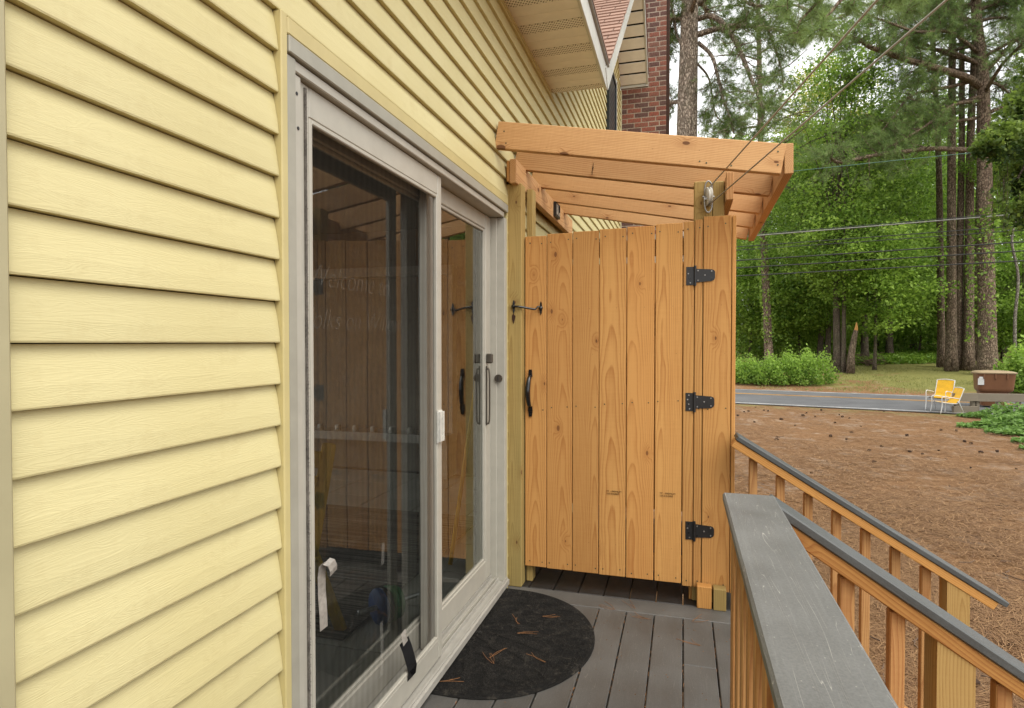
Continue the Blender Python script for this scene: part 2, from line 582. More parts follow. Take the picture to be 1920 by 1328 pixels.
M['bark_near'] = bark('pine_bark_grey', (0.60, 0.50, 0.40), (0.23, 0.18, 0.135), 1.0, .25)
M['bark'] = bark('pine_bark_brown', (0.34, 0.255, 0.185), (0.10, 0.07, 0.05), .7, .25)
M['bark_dark'] = bark('hardwood_bark', (0.25, 0.20, 0.15), (0.08, 0.06, 0.045), 1.0, .4)
M['bark_birch'] = bark('pale_bark', (0.42, 0.39, 0.33), (0.2, 0.17, 0.14), 1.0)


def leaf_mat(name, dark, light, trans=0.35, rough=.5):
    m = N(name)
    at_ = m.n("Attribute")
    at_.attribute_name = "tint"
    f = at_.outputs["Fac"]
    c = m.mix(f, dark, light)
    m.fin(c, rough, .35)
    t2 = m.n("BsdfTranslucent")
    m.l(m.gain(c, 1.3), t2.inputs["Color"])
    ms = m.n("MixShader")
    ms.inputs[0].default_value = trans
    m.l(m.b.outputs[0], ms.inputs[1])
    m.l(t2.outputs[0], ms.inputs[2])
    m.l(ms.outputs[0], m.out.inputs[0])
    return m.m


M['needle'] = leaf_mat('pine_needles', (0.065, 0.115, 0.030), (0.235, 0.33, 0.10), .38)
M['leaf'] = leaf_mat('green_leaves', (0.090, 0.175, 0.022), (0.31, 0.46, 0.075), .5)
M['leaf_lime'] = leaf_mat('yellow_green_leaves', (0.22, 0.25, 0.04), (0.46, 0.45, 0.085), .5)
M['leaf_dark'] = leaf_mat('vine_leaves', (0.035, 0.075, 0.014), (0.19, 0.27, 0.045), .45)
M['leaf_bed'] = leaf_mat('ground_ivy_leaves', (0.055, 0.13, 0.022), (0.19, 0.32, 0.07), .35)
M['leaf_fern'] = leaf_mat('fern_leaves', (0.11, 0.22, 0.02), (0.24, 0.36, 0.05), .4)
M['grass'] = leaf_mat('grass_blades', (0.17, 0.19, 0.05), (0.30, 0.29, 0.10), .3)
M['mat_pile'] = leaf_mat('doormat_pile', (0.006, 0.0058, 0.0056), (0.075, 0.067, 0.055), .0, .95)
M['straw_field'] = leaf_mat('pine_straw_needles', (0.13, 0.062, 0.027), (0.35, 0.210, 0.10), .05, .8)


def ground_mat():
    m = N('pine_straw_ground')
    g = m.n("NewGeometry").outputs["Position"]
    sp = m.n("SeparateXYZ")
    m.l(g, sp.inputs[0])
    n1 = m.noise(g, .55, 5, .6)
    n2 = m.noise(g, 9, 5, .7)
    n3 = m.noise(g, 60, 4, .75)
    n4 = m.noise(g, 1.7, 4, .65)
    straw = m.mix(m.rng(n2, .3, .7), (0.205, 0.106, 0.047), (0.34, 0.202, 0.100))
    straw = m.mix(m.rng(n3, .42, .6, 0, .55), straw, (0.12, 0.058, 0.030))
    sand = m.mix(m.rng(n3, .3, .7), (0.31, 0.235, 0.165), (0.44, 0.35, 0.265))
    c = m.mix(m.math('MULTIPLY', m.rng(n4, .53, .64), m.rng(n2, .38, .62, .1, .8)), straw, sand)
    gravel = m.mix(m.rng(n3, .35, .65), (0.13, 0.12, 0.11), (0.31, 0.28, 0.25))
    c = m.mix(m.math('MULTIPLY', m.rng(n1, .56, .68, 0, .6), m.rng(n2, .45, .6)), c, gravel)
    # verges and the grassy bank over the road
    s = m.math('ADD', sp.outputs[1], m.math('MULTIPLY', sp.outputs[0], .24))
    green = m.mix(m.rng(n2, .3, .7), (0.15, 0.165, 0.045), (0.27, 0.26, 0.085))
    far = m.math('MULTIPLY', m.rng(s, 30.5, 32.5), m.rng(m.math('ADD', n1, m.math('MULTIPLY', m.math('SUBTRACT', sp.outputs[0], 8), .05)), .42, .55))
    near = m.math('MULTIPLY', m.math('MULTIPLY', m.rng(s, 20.8, 22.4), m.rng(n4, .45, .6, 0, .7)), m.rng(s, 23.5, 24, 1, 0))
    c = m.mix(m.math('MULTIPLY', far, .9), c, green)
    c = m.mix(near, c, green)
    m.bump(m.math('ADD', m.math('MULTIPLY', n4, 2.5), m.math('ADD', n2, m.math('MULTIPLY', n3, .6))), .9, .045)
    return m.fin(c, .97, .1)


M['ground'] = ground_mat()


def asphalt_mat():
    m = N('asphalt')
    g = m.n("NewGeometry").outputs["Position"]
    n1 = m.noise(g, 1.1, 4, .6)
    n2 = m.noise(g, 55, 3, .8)
    c = m.gain(m.mix(0.0, (0.115, 0.115, 0.116), (0, 0, 0)), m.math('MULTIPLY', m.rng(n1, .3, .7, .82, 1.18), m.rng(n2, .3, .7, .7, 1.3)))
    m.bump(n2, .5, .01)
    return m.fin(c, .9, .25)


M['asphalt'] = asphalt_mat()

# ------------------------------------------------------------------ object helpers
WM = {}


def link(o, parent=None, world=None):
    COL.objects.link(o)
    world = world if world is not None else Matrix.Identity(4)
    WM[o.name] = world
    if parent is not None:
        o.parent = parent
        o.matrix_local = WM[parent.name].inverted() @ world
    else:
        o.matrix_local = world
    return o


def tag(o, label=None, cat=None, group=None, kind=None):
    if label:
        o['label'] = label
    if cat:
        o['category'] = cat
    if group:
        o['group'] = group
    if kind:
        o['kind'] = kind
    return o


def empty(name, loc, parent=None):
    o = bpy.data.objects.new(name, None)
    o.empty_display_size = 0.1
    return link(o, parent, Matrix.Translation(Vector(loc)))


def mobj(name, verts, faces, mat, parent=None, world=None, smooth=False):
    me = bpy.data.meshes.new(name)
    me.from_pydata([tuple(v) for v in verts], [], faces)
    me.materials.append(M[mat])
    if smooth:
        me.shade_smooth()
    me.update()
    return link(bpy.data.objects.new(name, me), parent, world)


_bx = {}


def box_mesh(l, w_, t, bev, mat):
    key = (round(l, 4), round(w_, 4), round(t, 4), bev, mat)
    if key in _bx:
        return _bx[key]
    bm = bmesh.new()
    bmesh.ops.create_cube(bm, size=1)
    bmesh.ops.scale(bm, vec=(l, w_, t), verts=bm.verts)
    if bev:
        bmesh.ops.bevel(bm, geom=list(bm.edges), offset=bev, segments=1, affect='EDGES', profile=.5)
    me = bpy.data.meshes.new("board")
    bm.to_mesh(me)
    bm.free()
    me.materials.append(M[mat])
    _bx[key] = me
    return me


AX = {'X': ((1, 0, 0), (0, 1, 0), (0, 0, 1)), 'Y': ((0, 1, 0), (0, 0, 1), (1, 0, 0)), 'Z': ((0, 0, 1), (1, 0, 0), (0, 1, 0))}


def frame(loc, ex, ey=None, ez=None):
    ex = Vector(ex).normalized()
    if ez is None:
        ey = Vector(ey)
        ez = ex.cross(ey).normalized()
    else:
        ez = Vector(ez)
    ey = ez.cross(ex).normalized()
    ez = ex.cross(ey).normalized()
    m = Matrix.Identity(4)
    for i, v in enumerate((ex, ey, ez)):
        m[0][i], m[1][i], m[2][i] = v
    m.translation = Vector(loc)
    return m


def bar(name, x0, x1, y0, y1, z0, z1, mat, parent=None, axis=None, bev=0.002):
    """axis-aligned board; local X runs along its length"""
    d = {'X': x1 - x0, 'Y': y1 - y0, 'Z': z1 - z0}
    if axis is None:
        axis = max(d, key=d.get)
    e = AX[axis]
    order = {'X': 'XYZ', 'Y': 'YZX', 'Z': 'ZXY'}[axis]
    l, w_, t = (d[k] for k in order)
    b = min(bev, min(l, w_, t) * .3)
    o = bpy.data.objects.new(name, box_mesh(l, w_, t, b, mat))
    return link(o, parent, frame(((x0 + x1) / 2, (y0 + y1) / 2, (z0 + z1) / 2), e[0], e[1]))


def beam(name, a, b, up, w_, t, mat, parent=None, bev=0.002):
    """board from a to b; t is measured along `up`, w_ across"""
    a, b = Vector(a), Vector(b)
    o = bpy.data.objects.new(name, box_mesh((b - a).length, w_, t, bev, mat))
    ex = (b - a).normalized()
    up = Vector(up)
    ez = (up - ex * up.dot(ex)).normalized()
    return link(o, parent, frame((a + b) / 2, ex, ez=ez))


def extrude(name, prof, y0, y1, mat, parent=None, smooth=False, axis='Y', origin=(0, 0, 0)):
    """polygon of (x, z) pairs pushed along Y"""
    n = len(prof)
    ym = 0.5 * (y0 + y1)
    vs_ = [(p[0], y0 - ym, p[1]) for p in prof] + [(p[0], y1 - ym, p[1]) for p in prof]
    fs = [tuple(range(n)), tuple(range(2 * n - 1, n - 1, -1))]
    for i in range(n):
        j = (i + 1) % n
        fs.append((j, i, i + n, j + n))
    return mobj(name, vs_, fs, mat, parent, Matrix.Translation(Vector(origin) + Vector((0, ym, 0))), smooth)


def tube_geo(pts, rad, seg=8, cap=True):
    pts = [Vector(p) for p in pts]
    n = len(pts)
    if not hasattr(rad, '__len__'):
        rad = [rad] * n
    vs_, fs = [], []
    t0 = (pts[1] - pts[0]).normalized()
    u = t0.orthogonal().normalized()
    for i, p in enumerate(pts):
        t = ((pts[min(i + 1, n - 1)] - pts[max(i - 1, 0)])).normalized()
        u = (u - t * u.dot(t))
        u = u.normalized() if u.length > 1e-6 else t.orthogonal().normalized()
        v = t.cross(u)
        for k in range(seg):
            a = 2 * math.pi * k / seg
            vs_.append(p + (u * math.cos(a) + v * math.sin(a)) * rad[i])
    for i in range(n - 1):
        for k in range(seg):
            k2 = (k + 1) % seg
            fs.append((i * seg + k, i * seg + k2, (i + 1) * seg + k2, (i + 1) * seg + k))
    if cap:
        fs.append(tuple(range(seg - 1, -1, -1)))
        fs.append(tuple(range((n - 1) * seg, n * seg)))
    return vs_, fs


def join(*geos):
    V, F_ = [], []
    for v, f in geos:
        o = len(V)
        V += list(v)
        F_ += [tuple(i + o for i in q) for q in f]
    return V, F_


def box_geo(x0, x1, y0, y1, z0, z1):
    v = [(x0, y0, z0), (x1, y0, z0), (x1, y1, z0), (x0, y1, z0), (x0, y0, z1), (x1, y0, z1), (x1, y1, z1), (x0, y1, z1)]
    f = [(3, 2, 1, 0), (4, 5, 6, 7), (0, 1, 5, 4), (1, 2, 6, 5), (2, 3, 7, 6), (3, 0, 4, 7)]
    return v, f


def tube(name, pts, rad, mat, parent=None, seg=8, smooth=True):
    c = Vector(pts[0])
    v, f = tube_geo([Vector(p) - c for p in pts], rad, seg)
    return mobj(name, v, f, mat, parent, Matrix.Translation(c), smooth)


def spline(pts, n=6):
    P = [Vector(p) for p in pts]
    P = [P[0] * 2 - P[1]] + P + [P[-1] * 2 - P[-2]]
    out = []
    for i in range(1, len(P) - 2):
        for k in range(n):
            t = k / n
            a, b, c, d = P[i - 1:i + 3]
            out.append(.5 * ((2 * b) + (c - a) * t + (2 * a - 5 * b + 4 * c - d) * t * t + (3 * b - a - 3 * c + d) * t ** 3))
    out.append(P[-2])
    return out


def fast_mesh(name, V, F_, mat, tint=None, nper=3):
    """V (n,3) array, F_ (m,nper) int array"""
    me = bpy.data.meshes.new(name)
    m = len(F_)
    me.vertices.add(len(V))
    me.vertices.foreach_set("co", np.asarray(V, dtype=np.float32).ravel())
    me.loops.add(m * nper)
    me.loops.foreach_set("vertex_index", np.asarray(F_, dtype=np.int32).ravel())
    me.polygons.add(m)
    me.polygons.foreach_set("loop_start", np.arange(0, m * nper, nper, dtype=np.int32))
    me.polygons.foreach_set("loop_total", np.full(m, nper, dtype=np.int32))
    if tint is not None:
        a = me.attributes.new("tint", 'FLOAT', 'FACE')
        a.data.foreach_set("value", np.asarray(tint, dtype=np.float32))
    me.materials.append(M[mat])
    me.update(calc_edges=True)
    return me


_a = YAW
FW = Vector((-math.sin(_a) * math.cos(PITCH), math.cos(_a) * math.cos(PITCH), -math.sin(PITCH)))
RT = Vector((math.cos(_a), math.sin(_a), 0))
UPV = RT.cross(FW)


def at(px, py, t):
    """world point seen at a photo pixel, t metres deep"""
    return CAM + (FW + RT * ((px - 960) / FPX) + UPV * ((664 - py) / FPX)) * t


def gz(x, y):
    s = y + .24 * x
    return -.75 + max(0.0, min(.055 * (s - 30.2), 2.5))


def ground_at(px, t):
    p = at(px, 664, t)
    return Vector((p.x, p.y, gz(p.x, p.y)))


# ================================================================== ground and road
def build_ground():
    xs = np.unique(np.concatenate([np.linspace(-300, -20, 15), np.linspace(-20, 40, 121), np.linspace(40, 300, 14)]))
    ys = np.unique(np.concatenate([np.linspace(-120, -4, 12), np.linspace(-4, 36, 121), np.linspace(36, 90, 40), np.linspace(90, 500, 15)]))
    X, Y = np.meshgrid(xs, ys)
    s = Y + .24 * X
    Z = -.75 + np.clip(.055 * (s - 30.2), 0, 2.5)
    bumps = .028 * np.sin(X * 2.1 + np.sin(Y * 1.3) * 1.4) * np.sin(Y * 1.7 + .7 * np.sin(X)) + .012 * rng.standard_normal(X.shape)
    fade = np.clip((22.3 - s) / 1.5, 0, 1) + np.clip((s - 31) / 3, 0, 1)
    fade = fade * np.clip((np.abs(X) + np.abs(Y)) / 3, 0, 1)
    Z = Z + np.where((s > 22.3) & (s < 30.5), -.02, bumps * fade * .9)
    V = np.stack([X, Y, Z], -1).reshape(-1, 3)
    nx = len(xs)
    i = (np.arange(len(ys) - 1)[:, None] * nx + np.arange(nx - 1)[None, :]).ravel()
    F_ = np.stack([i, i + 1, i + nx + 1, i + nx], -1)
    me = fast_mesh("ground", V, F_, 'ground', None, 4)
    me.shade_smooth()
    o = link(bpy.data.objects.new("ground", me))
    tag(o, "brown pine straw yard and grassy bank around the road", None, None, "structure")


build_ground()


def strip(name, s0, s1, z, mat, label, parent=None, x0=-70, x1=80):
    n = 60
    V, F_ = [], []
    for i in range(n + 1):
        x = x0 + (x1 - x0) * i / n
        for s, zz in ((s0, z), (s1, z)):
            V.append((x, s - .24 * x, zz))
    for i in range(n):
        F_.append((2 * i, 2 * i + 2, 2 * i + 3, 2 * i + 1))
    o = mobj(name, V, F_, mat, parent)
    if parent is None:
        tag(o, label, None, None, "structure")
    return o


road = strip("road", 22.7, 29.7, -.742, 'asphalt', "grey asphalt two lane road crossing behind the yard")
strip("edge_line", 22.92, 23.08, -.738, 'road_white', None, road)
strip("edge_line", 29.32, 29.46, -.738, 'road_white', None, road)
strip("centre_line", 26.95, 27.07, -.738, 'road_yellow', None, road)
strip("centre_line", 27.20, 27.32, -.738, 'road_yellow', None, road)


# loose pine straw over the yard
def straw_field():
    n = 85000
    px = rng.uniform(1370, 1980, n)
    py = 745 + (rng.uniform(0, 1, n) ** 1.25) * 640
    t = 2.11 * FPX / (py - 642)
    x = CAM.x + t * (FW.x + RT.x * (px - 960) / FPX)
    y = t * (FW.y + RT.y * (px - 960) / FPX)
    ok = ((y + .24 * x) < 22.5) & (t > 1.7)
    clump = np.sin(x * 1.9 + 1.3 * np.sin(y)) * np.sin(y * 1.4 + x * .6)
    ok &= rng.uniform(-1.3, .5, n) < clump
    x, y, t = x[ok], y[ok], t[ok]
    n = len(x)
    a = rng.uniform(0, math.pi, n)
    ln = rng.uniform(.05, .11, n)
    wd = np.clip(.0006 * t, .0012, .006)
    z = -.735 + .02 * np.sin(x * 2.1) * np.sin(y * 1.7) + rng.uniform(.012, .03, n)
    dx, dy = np.cos(a) * ln, np.sin(a) * ln
    V = np.empty((n, 3, 3))
    V[:, 0] = np.stack([x - dx - np.sin(a) * wd, y - dy + np.cos(a) * wd, z], -1)
    V[:, 1] = np.stack([x - dx + np.sin(a) * wd, y - dy - np.cos(a) * wd, z], -1)
    V[:, 2] = np.stack([x + dx, y + dy, z + rng.uniform(-.008, .012, n)], -1)
    me = fast_mesh("pine_straw", V.reshape(-1, 3), np.arange(n * 3).reshape(-1, 3), 'straw_field', rng.uniform(0, 1, n))
    tag(link(bpy.data.objects.new("pine_straw", me)), "loose reddish brown pine needles strewn over the yard", "pine straw", None, "stuff")


straw_field()


def yard_twigs():
    geo = []
    for _ in range(170):
        py = 770 + 520 * random.random() ** 1.3
        t = 2.11 * FPX / (py - 642)
        p = at(random.uniform(1400, 1915), py, t)
        a, ln = random.uniform(0, 6.28), random.uniform(.05, .22)
        d = Vector((math.cos(a), math.sin(a), 0)) * ln
        k = Vector((-d.y, d.x, 0)) * random.uniform(-.2, .2)
        p.z = -.722
        geo.append(tube_geo([p - d * .5, p + k, p + d * .5], [.006, .005, .003], 4))
    tag(mobj("fallen_twigs", *join(*geo), 'stick'), "thin dead twigs scattered over the pine straw yard", "twigs", None, "stuff")


yard_twigs()

# ================================================================== house
house = empty("house", (0, 2.5, 0))
tag(house, "pale yellow vinyl sided house with a sliding glass door and white eaves", "house")
P_ = 0.0996
Z0 = 0.0 - 0.035
SID = [(-.004, 0.0), (.0165, 0.0), (.0175, .003), (.0171, .009), (.0142, .034), (.0082, .068), (.0012, P_ - .002), (-.004, P_ - .002)]
D0, D1, DT = 1.243, 3.178, 2.128      # opening of the door in the siding


def plank(y0, y1, z):
    extrude("siding_plank", SID, y0, y1, 'siding', house, False, origin=(0, 0, z))


GS = .81                              # slope of the gable roof
row = 0
z = Z0 - 3 * P_
while z < 6.25:
    if z < 3.16:
        a, b = .634, 9.35
        plank(-1.2, .298, z)
        if z + P_ * .5 < DT and z > -.1:
            plank(a, D0, z)
            plank(D1, b, z)
        elif z < -.1:
            plank(a, b, z)
        else:
            seam = {0: 5.05, 1: 4.1, 2: 6.0}[row % 3]
            plank(a, seam - .001, z)
            plank(seam + .001, b, z)
    else:
        a = 4.42 + (z - 3.2) / GS
        b = min(9.35, 9.43 - (z + P_ - 5.28) / GS)
        if b - a > .1:
            plank(a, b, z)
    z += P_
    row += 1

# sheathing behind the siding, with the door opening
for nm, q in (("wall", (-.16, -.006, -1.2, 1.262, -.8, 3.2)), ("wall", (-.16, -.006, 3.158, 9.33, -.8, 3.2)), ("wall", (-.16, -.006, 1.262, 3.158, 2.112, 3.2)), ("wall", (-.16, -.006, 1.262, 3.158, -.8, .03))):
    bar(nm, *q, 'dark_gap', house, bev=0)
extrude("wall", [(-.16, 3.2), (-.006, 3.2), (-.006, 3.3), (-.16, 3.3)], 4.5, 9.33, 'dark_gap', house)
mobj("wall", [(-.03, 4.5, 3.3), (-.03, 9.33, 3.3), (-.03, 9.33, 5.2), (-.03, 8.19, 6.2)], [(0, 1, 2, 3)], 'dark_gap', house)
bar("corner_trim", -.004, .03, .30, .632, -.35, 3.19, 'tan_trim', house, bev=.004)
bar("corner_trim", -.004, .028, 9.352, 9.43, -.35, 5.2, 'tan_trim', house, bev=.004)
# soffit moulding
extrude("soffit_moulding", [(.0, 3.16), (.022, 3.16), (.022, 3.168), (.008, 3.172), (.012, 3.198), (.0, 3.198)], .634, 4.40, 'trim_yellow', house)
# soffit panels
k = 0
y = -1.2 + .0995 * 0
while y < 4.38:
    y1 = min(y + .0985, 4.40)
    o = bar("soffit_panel", 0.002, .392, y, y1, 3.199 - (.002 if k % 3 == 1 else 0), 3.211, 'soffit_vent' if k % 3 == 1 else 'soffit', house, 'X', .0015)
    y += .1005
    k += 1
bar("soffit_backing", 0.0, .392, -1.2, 4.40, 3.2125, 3.22, 'dark_gap', house, bev=0)
bar("fascia", .393, .412, -1.2, 4.415, 3.185, 3.335, 'fascia', house, bev=.003)
bar("drip_edge", .36, .43, -1.2, 4.40, 3.337, 3.345, 'stain_metal', house, bev=0)
# main roof slope rising away from the eave
roof = empty("roof", (0, 2.5, 3.3), house)
mobj("roof_deck", [(.435, .1, 3.347), (.435, 4.38, 3.347), (-3.2, 8.9, 5.164 + 1.84), (-3.2, .1, 5.164), (.435, .1, 3.365), (.435, 4.38, 3.365), (-3.2, 4.5, 5.18), (-3.2, .1, 5.18)],
     [(0, 1, 5, 4), (4, 5, 6, 7), (0, 4, 7, 3)], 'shingle', roof)
# gable: near slope with single shingles, rake boards, far slope
YR, ZR = 8.19, 3.2 + GS * (8.19 - 4.38)


def slope_z(y_):
    return 3.2 + GS * (y_ - 4.38)


n_ = Vector((0, -GS, 1)).normalized()
u_ = Vector((0, 1, GS)).normalized()
mobj("roof_deck", [(-3.4, 4.38, 3.352), (.43, 4.38, 3.352), (.43, YR, ZR + .152), (-3.4, YR, ZR + .152)], [(0, 1, 2, 3)], 'dark_gap', roof)
mobj("roof_deck", [(-3.4, YR, ZR + .15), (.43, YR, ZR + .15), (.43, 9.46, 5.27 + .15), (-3.4, 9.46, 5.27 + .15)], [(0, 1, 2, 3)], 'shingle', roof)
cnt = 0
course = 0
EXP = .118
while course < 26:
    base = Vector((0, 4.37, 3.36)) + u_ * (EXP * course)
    xo = .445 - ((course * .137) % .30)
    x1 = .445
    x0 = xo
    first = True
    while x1 > -1.5 and cnt < 290:
        x0 = max(x0, -1.6)
        ln = x1 - x0 - .008
        if ln > .02:
            tt = .0042 + .002 * random.random()
            c_ = base + u_ * (EXP * .62) + n_ * (.013 + .001 * random.random()) + Vector(((x0 + x1) / 2, 0, 0))
            o = bpy.data.objects.new("shingle", box_mesh(round(ln, 3), .146, .014, 0, 'shingle'))
            tilt = Matrix.Rotation(-.085, 4, 'X')
            link(o, roof, frame(c_, (1, 0, 0), ez=n_) @ tilt)
            cnt += 1
        x1 = x0
        x0 = x1 - .30
    course += 1
th = Vector((0, 0, .150))


def quadbox(name, a, b, c_, d, off, mat, par):
    v = [Vector(q) for q in (a, b, c_, d)]
    v2 = [q + Vector(off) for q in v]
    return mobj(name, v + v2, [(0, 1, 2, 3), (7, 6, 5, 4), (0, 4, 5, 1), (1, 5, 6, 2), (2, 6, 7, 3), (3, 7, 4, 0)], mat, par)


quadbox("rake_board", (.393, 4.42, 3.2 - .015), (.393, YR, ZR - .015), (.393, YR, ZR + .145), (.393, 4.30, 3.295), (.024, 0, 0), 'fascia', house)
quadbox("rake_board", (.393, YR, ZR - .015), (.393, 9.43, 5.27), (.393, 9.43, 5.42), (.393, YR, ZR + .145), (.024, 0, 0), 'fascia', house)
# sloping soffit under the far half of the gable
ds = Vector((0, 9.43 - YR, 5.28 - ZR))
nseg = 9
for i in range(nseg):
    a = Vector((0.004, YR, ZR)) + ds * (i / nseg + .004)
    b = Vector((0.004, YR, ZR)) + ds * ((i + 1) / nseg - .012)
    c_ = (a + b) / 2 + Vector((.194, 0, 0))
    beam("soffit_panel", c_ - (b - a) / 2, c_ + (b - a) / 2, (0, 0, 1), .388, .01, 'soffit', house, .002)
quadbox("soffit_backing", (0.0, YR, ZR + .02), (.39, YR, ZR + .02), (.39, 9.43, 5.30), (0, 9.43, 5.30), (0, 0, .01), 'dark_gap', house)
bar("fascia", -.3, .415, 9.432, 9.452, 5.25, 5.40, 'fascia', house)
# dark shuttered window beyond the shower roof
win = empty("window", (0.0, 8.05, 3.4), house)
bar("window_frame", .012, .05, 7.62, 7.67, 3.3, 4.93, 'dark_window', win)
bar("window_frame", .012, .05, 8.42, 8.47, 3.3, 4.93, 'dark_window', win)
bar("window_frame", .012, .05, 7.671, 8.419, 4.87, 4.93, 'dark_window', win)
bar("window_frame", .012, .05, 7.671, 8.419, 3.3, 3.36, 'dark_window', win)
bar("window_trim", .012, .045, 8.471, 8.56, 3.25, 5.0, 'fascia', win)
for i in range(20):
    bar("shutter_slat", .014, .035, 7.672, 8.418, 3.365 + i * .0752, 3.365 + i * .0752 + .071, 'dark_window', win, 'Y', .006)

# ------------------------------------------------------------------ sliding door
door = empty("sliding_door", (0, 2.2, .04), house)
# yellow channel round the opening
bar("channel_trim", .0, .026, 1.244, 1.268, -.02, 2.1545, 'trim_yellow', door, bev=.003)
bar("channel_trim", .0, .026, 1.270, 3.178, 2.108, 2.150, 'trim_yellow', door, bev=.003)
bar("channel_trim", .0, .022, 3.168, 3.186, -.02, 2.106, 'trim_yellow', door, bev=.003)
# outer frame
bar("frame_head", -.14, .030, 1.270, 3.166, 2.064, 2.106, 'grey_metal', door, bev=.003)
bar("frame_head", -.13, .018, 1.305, 3.128, 2.034, 2.062, 'white_metal', door, bev=.003)
bar("frame_jamb", -.14, .022, 1.270, 1.306, .03, 2.0625, 'grey_metal', door, bev=.003)
bar("frame_jamb", -.14, .012, 1.3075, 1.340, .03, 2.0325, 'white_metal', door, bev=.003)
bar("frame_jamb", -.14, .022, 3.128, 3.166, .0535, 2.0325, 'white_metal', door, bev=.003)
bar("frame_jamb", -.14, -.022, 3.116, 3.127, .0535, 2.0325, 'white_metal', door, bev=.002)
extrude("door_sill", [(-.14, .03), (.036, .03), (.036, .056), (.026, .058), (.026, .066), (.018, .066), (.018, .052), (-.012, .056), (-.014, .072), (-.020, .072), (-.022, .060), (-.052, .070), (-.052, .09), (-.14, .09)],
        1.2705, 3.1655, 'stain_metal', door)
extrude("sill_track", [(-.03, .062), (-.026, .062), (-.026, .082), (-.03, .082)], 1.35, 3.11, 'white_metal', door)


def sash(y0, y1, z0, z1, x0, x1, st, tr, br, mat, nm):
    """a framed panel: two stiles, two rails with inner beads"""
    bar(nm + "_stile", x0, x1, y0, y0 + st, z0, z1, mat, door, 'Z', .004)
    bar(nm + "_stile", x0, x1, y1 - st, y1, z0, z1, mat, door, 'Z', .004)
    bar(nm + "_rail", x0, x1, y0 + st + .0005, y1 - st - .0005, z1 - tr, z1, mat, door, 'Y', .004)
    bar(nm + "_rail", x0, x1, y0 + st + .0005, y1 - st - .0005, z0, z0 + br, mat, door, 'Y', .004)
    xm = x0 + (x1 - x0) * .45
    bar(nm + "_bead", xm - .006, xm + .012, y0 + st, y0 + st + .014, z0 + br, z1 - tr, mat, door, 'Z', .003)
    bar(nm + "_bead", xm - .006, xm + .012, y1 - st - .014, y1 - st, z0 + br, z1 - tr, mat, door, 'Z', .003)
    bar(nm + "_bead", xm - .006, xm + .012, y0 + st + .0145, y1 - st - .0145, z1 - tr - .014, z1 - tr, mat, door, 'Y', .003)
    bar(nm + "_bead", xm - .006, xm + .012, y0 + st + .0145, y1 - st - .0145, z0 + br, z0 + br + .014, mat, door, 'Y', .003)


def pane(y0, y1, z0, z1, x):
    mobj("glass_pane", [(x, y0, z0), (x, y1, z0), (x, y1, z1), (x, y0, z1)], [(0, 1, 2, 3)], 'glass', door)


# active panel (far half) and fixed panel (near half, behind the screen)
sash(2.262, 3.112, .092, 2.032, -.086, -.054, .084, .075, .105, 'white_metal', 'panel')
pane(2.346, 3.028, .20, 1.955, -.070)
sash(1.345, 2.440, .092, 2.032, -.132, -.096, .088, .075, .105, 'white_metal', 'panel')
pane(1.435, 2.354, .20, 1.955, -.112)
# sliding insect screen in the outer track
sash(1.352, 2.296, .070, 2.033, -.020, -.001, .040, .082, .085, 'white_metal', 'screen')
mobj("screen_mesh", [(-.011, 1.393, .156), (-.011, 2.255, .156), (-.011, 2.255, 1.950), (-.011, 1.393, 1.950)], [(0, 1, 2, 3)], 'screen', door)
# fuzzy weather pile on the screen stiles
for yy, x in ((1.372, .0005), (2.299, -.012)):
    nb = 520
    V = []
    zz = np.linspace(.09, 2.02, nb)
    geo = [box_geo(x - .004, x + .003, yy - .004, yy + .004, .09, 2.02)]
    for q in zz:
        dx, dy = random.uniform(-.004, .006), random.uniform(-.006, .006)
        geo.append(([(x, yy - .003, q), (x, yy + .003, q + .003), (x + .006 + dx * .4, yy + dy, q + random.uniform(-.006, .006))], [(0, 1, 2)]))
    mobj("weather_strip", *join(*geo), 'pile', door)
# screen latch, pull handle, lock
lat = mobj("screen_latch", *join(box_geo(0, .006, 2.238, 2.284, .955, 1.085), box_geo(.0062, .016, 2.240, 2.252, .96, 1.08), box_geo(.0062, .016, 2.270, 2.282, .96, 1.08),
           box_geo(.0062, .012, 2.2525, 2.2695, .96, .985), box_geo(.0062, .012, 2.2525, 2.2695, 1.055, 1.08)), 'nylon', door)
hp = [(-.053, 3.030, 1.215), (-.036, 3.029, 1.21), (-.034, 3.029, 1.08), (-.036, 3.029, .94), (-.053, 3.030, .935)]
tube("pull_handle", spline(hp, 5), .0045, 'bronze', door, 8)
bar("handle_plate", -.0535, -.047, 3.026, 3.036, .92, 1.235, 'bronze', door, 'Z', .003)
bar("thumb_latch", -.0535, -.02, 3.026, 3.052, 1.248, 1.300, 'bronze', door, 'Z', .006)
v, f = tube_geo([(-.010, 3.1145, 1.165), (-.010, 3.104, 1.165)], [.022, .021], 20)
mobj("lock_cylinder", v, f, 'bronze', door)
bar("lock_slot", -.012, -.008, 3.1005, 3.1038, 1.152, 1.178, 'black', door, 'Z', .0005)
for (yy, zz) in ((1.350, 1.90), (1.345, 1.985)):
    v, f = tube_geo([(.0125, yy - .024, zz), (.0135, yy - .024, zz)], .0045, 10)
    mobj("screw_hole", v, f, 'black', door)


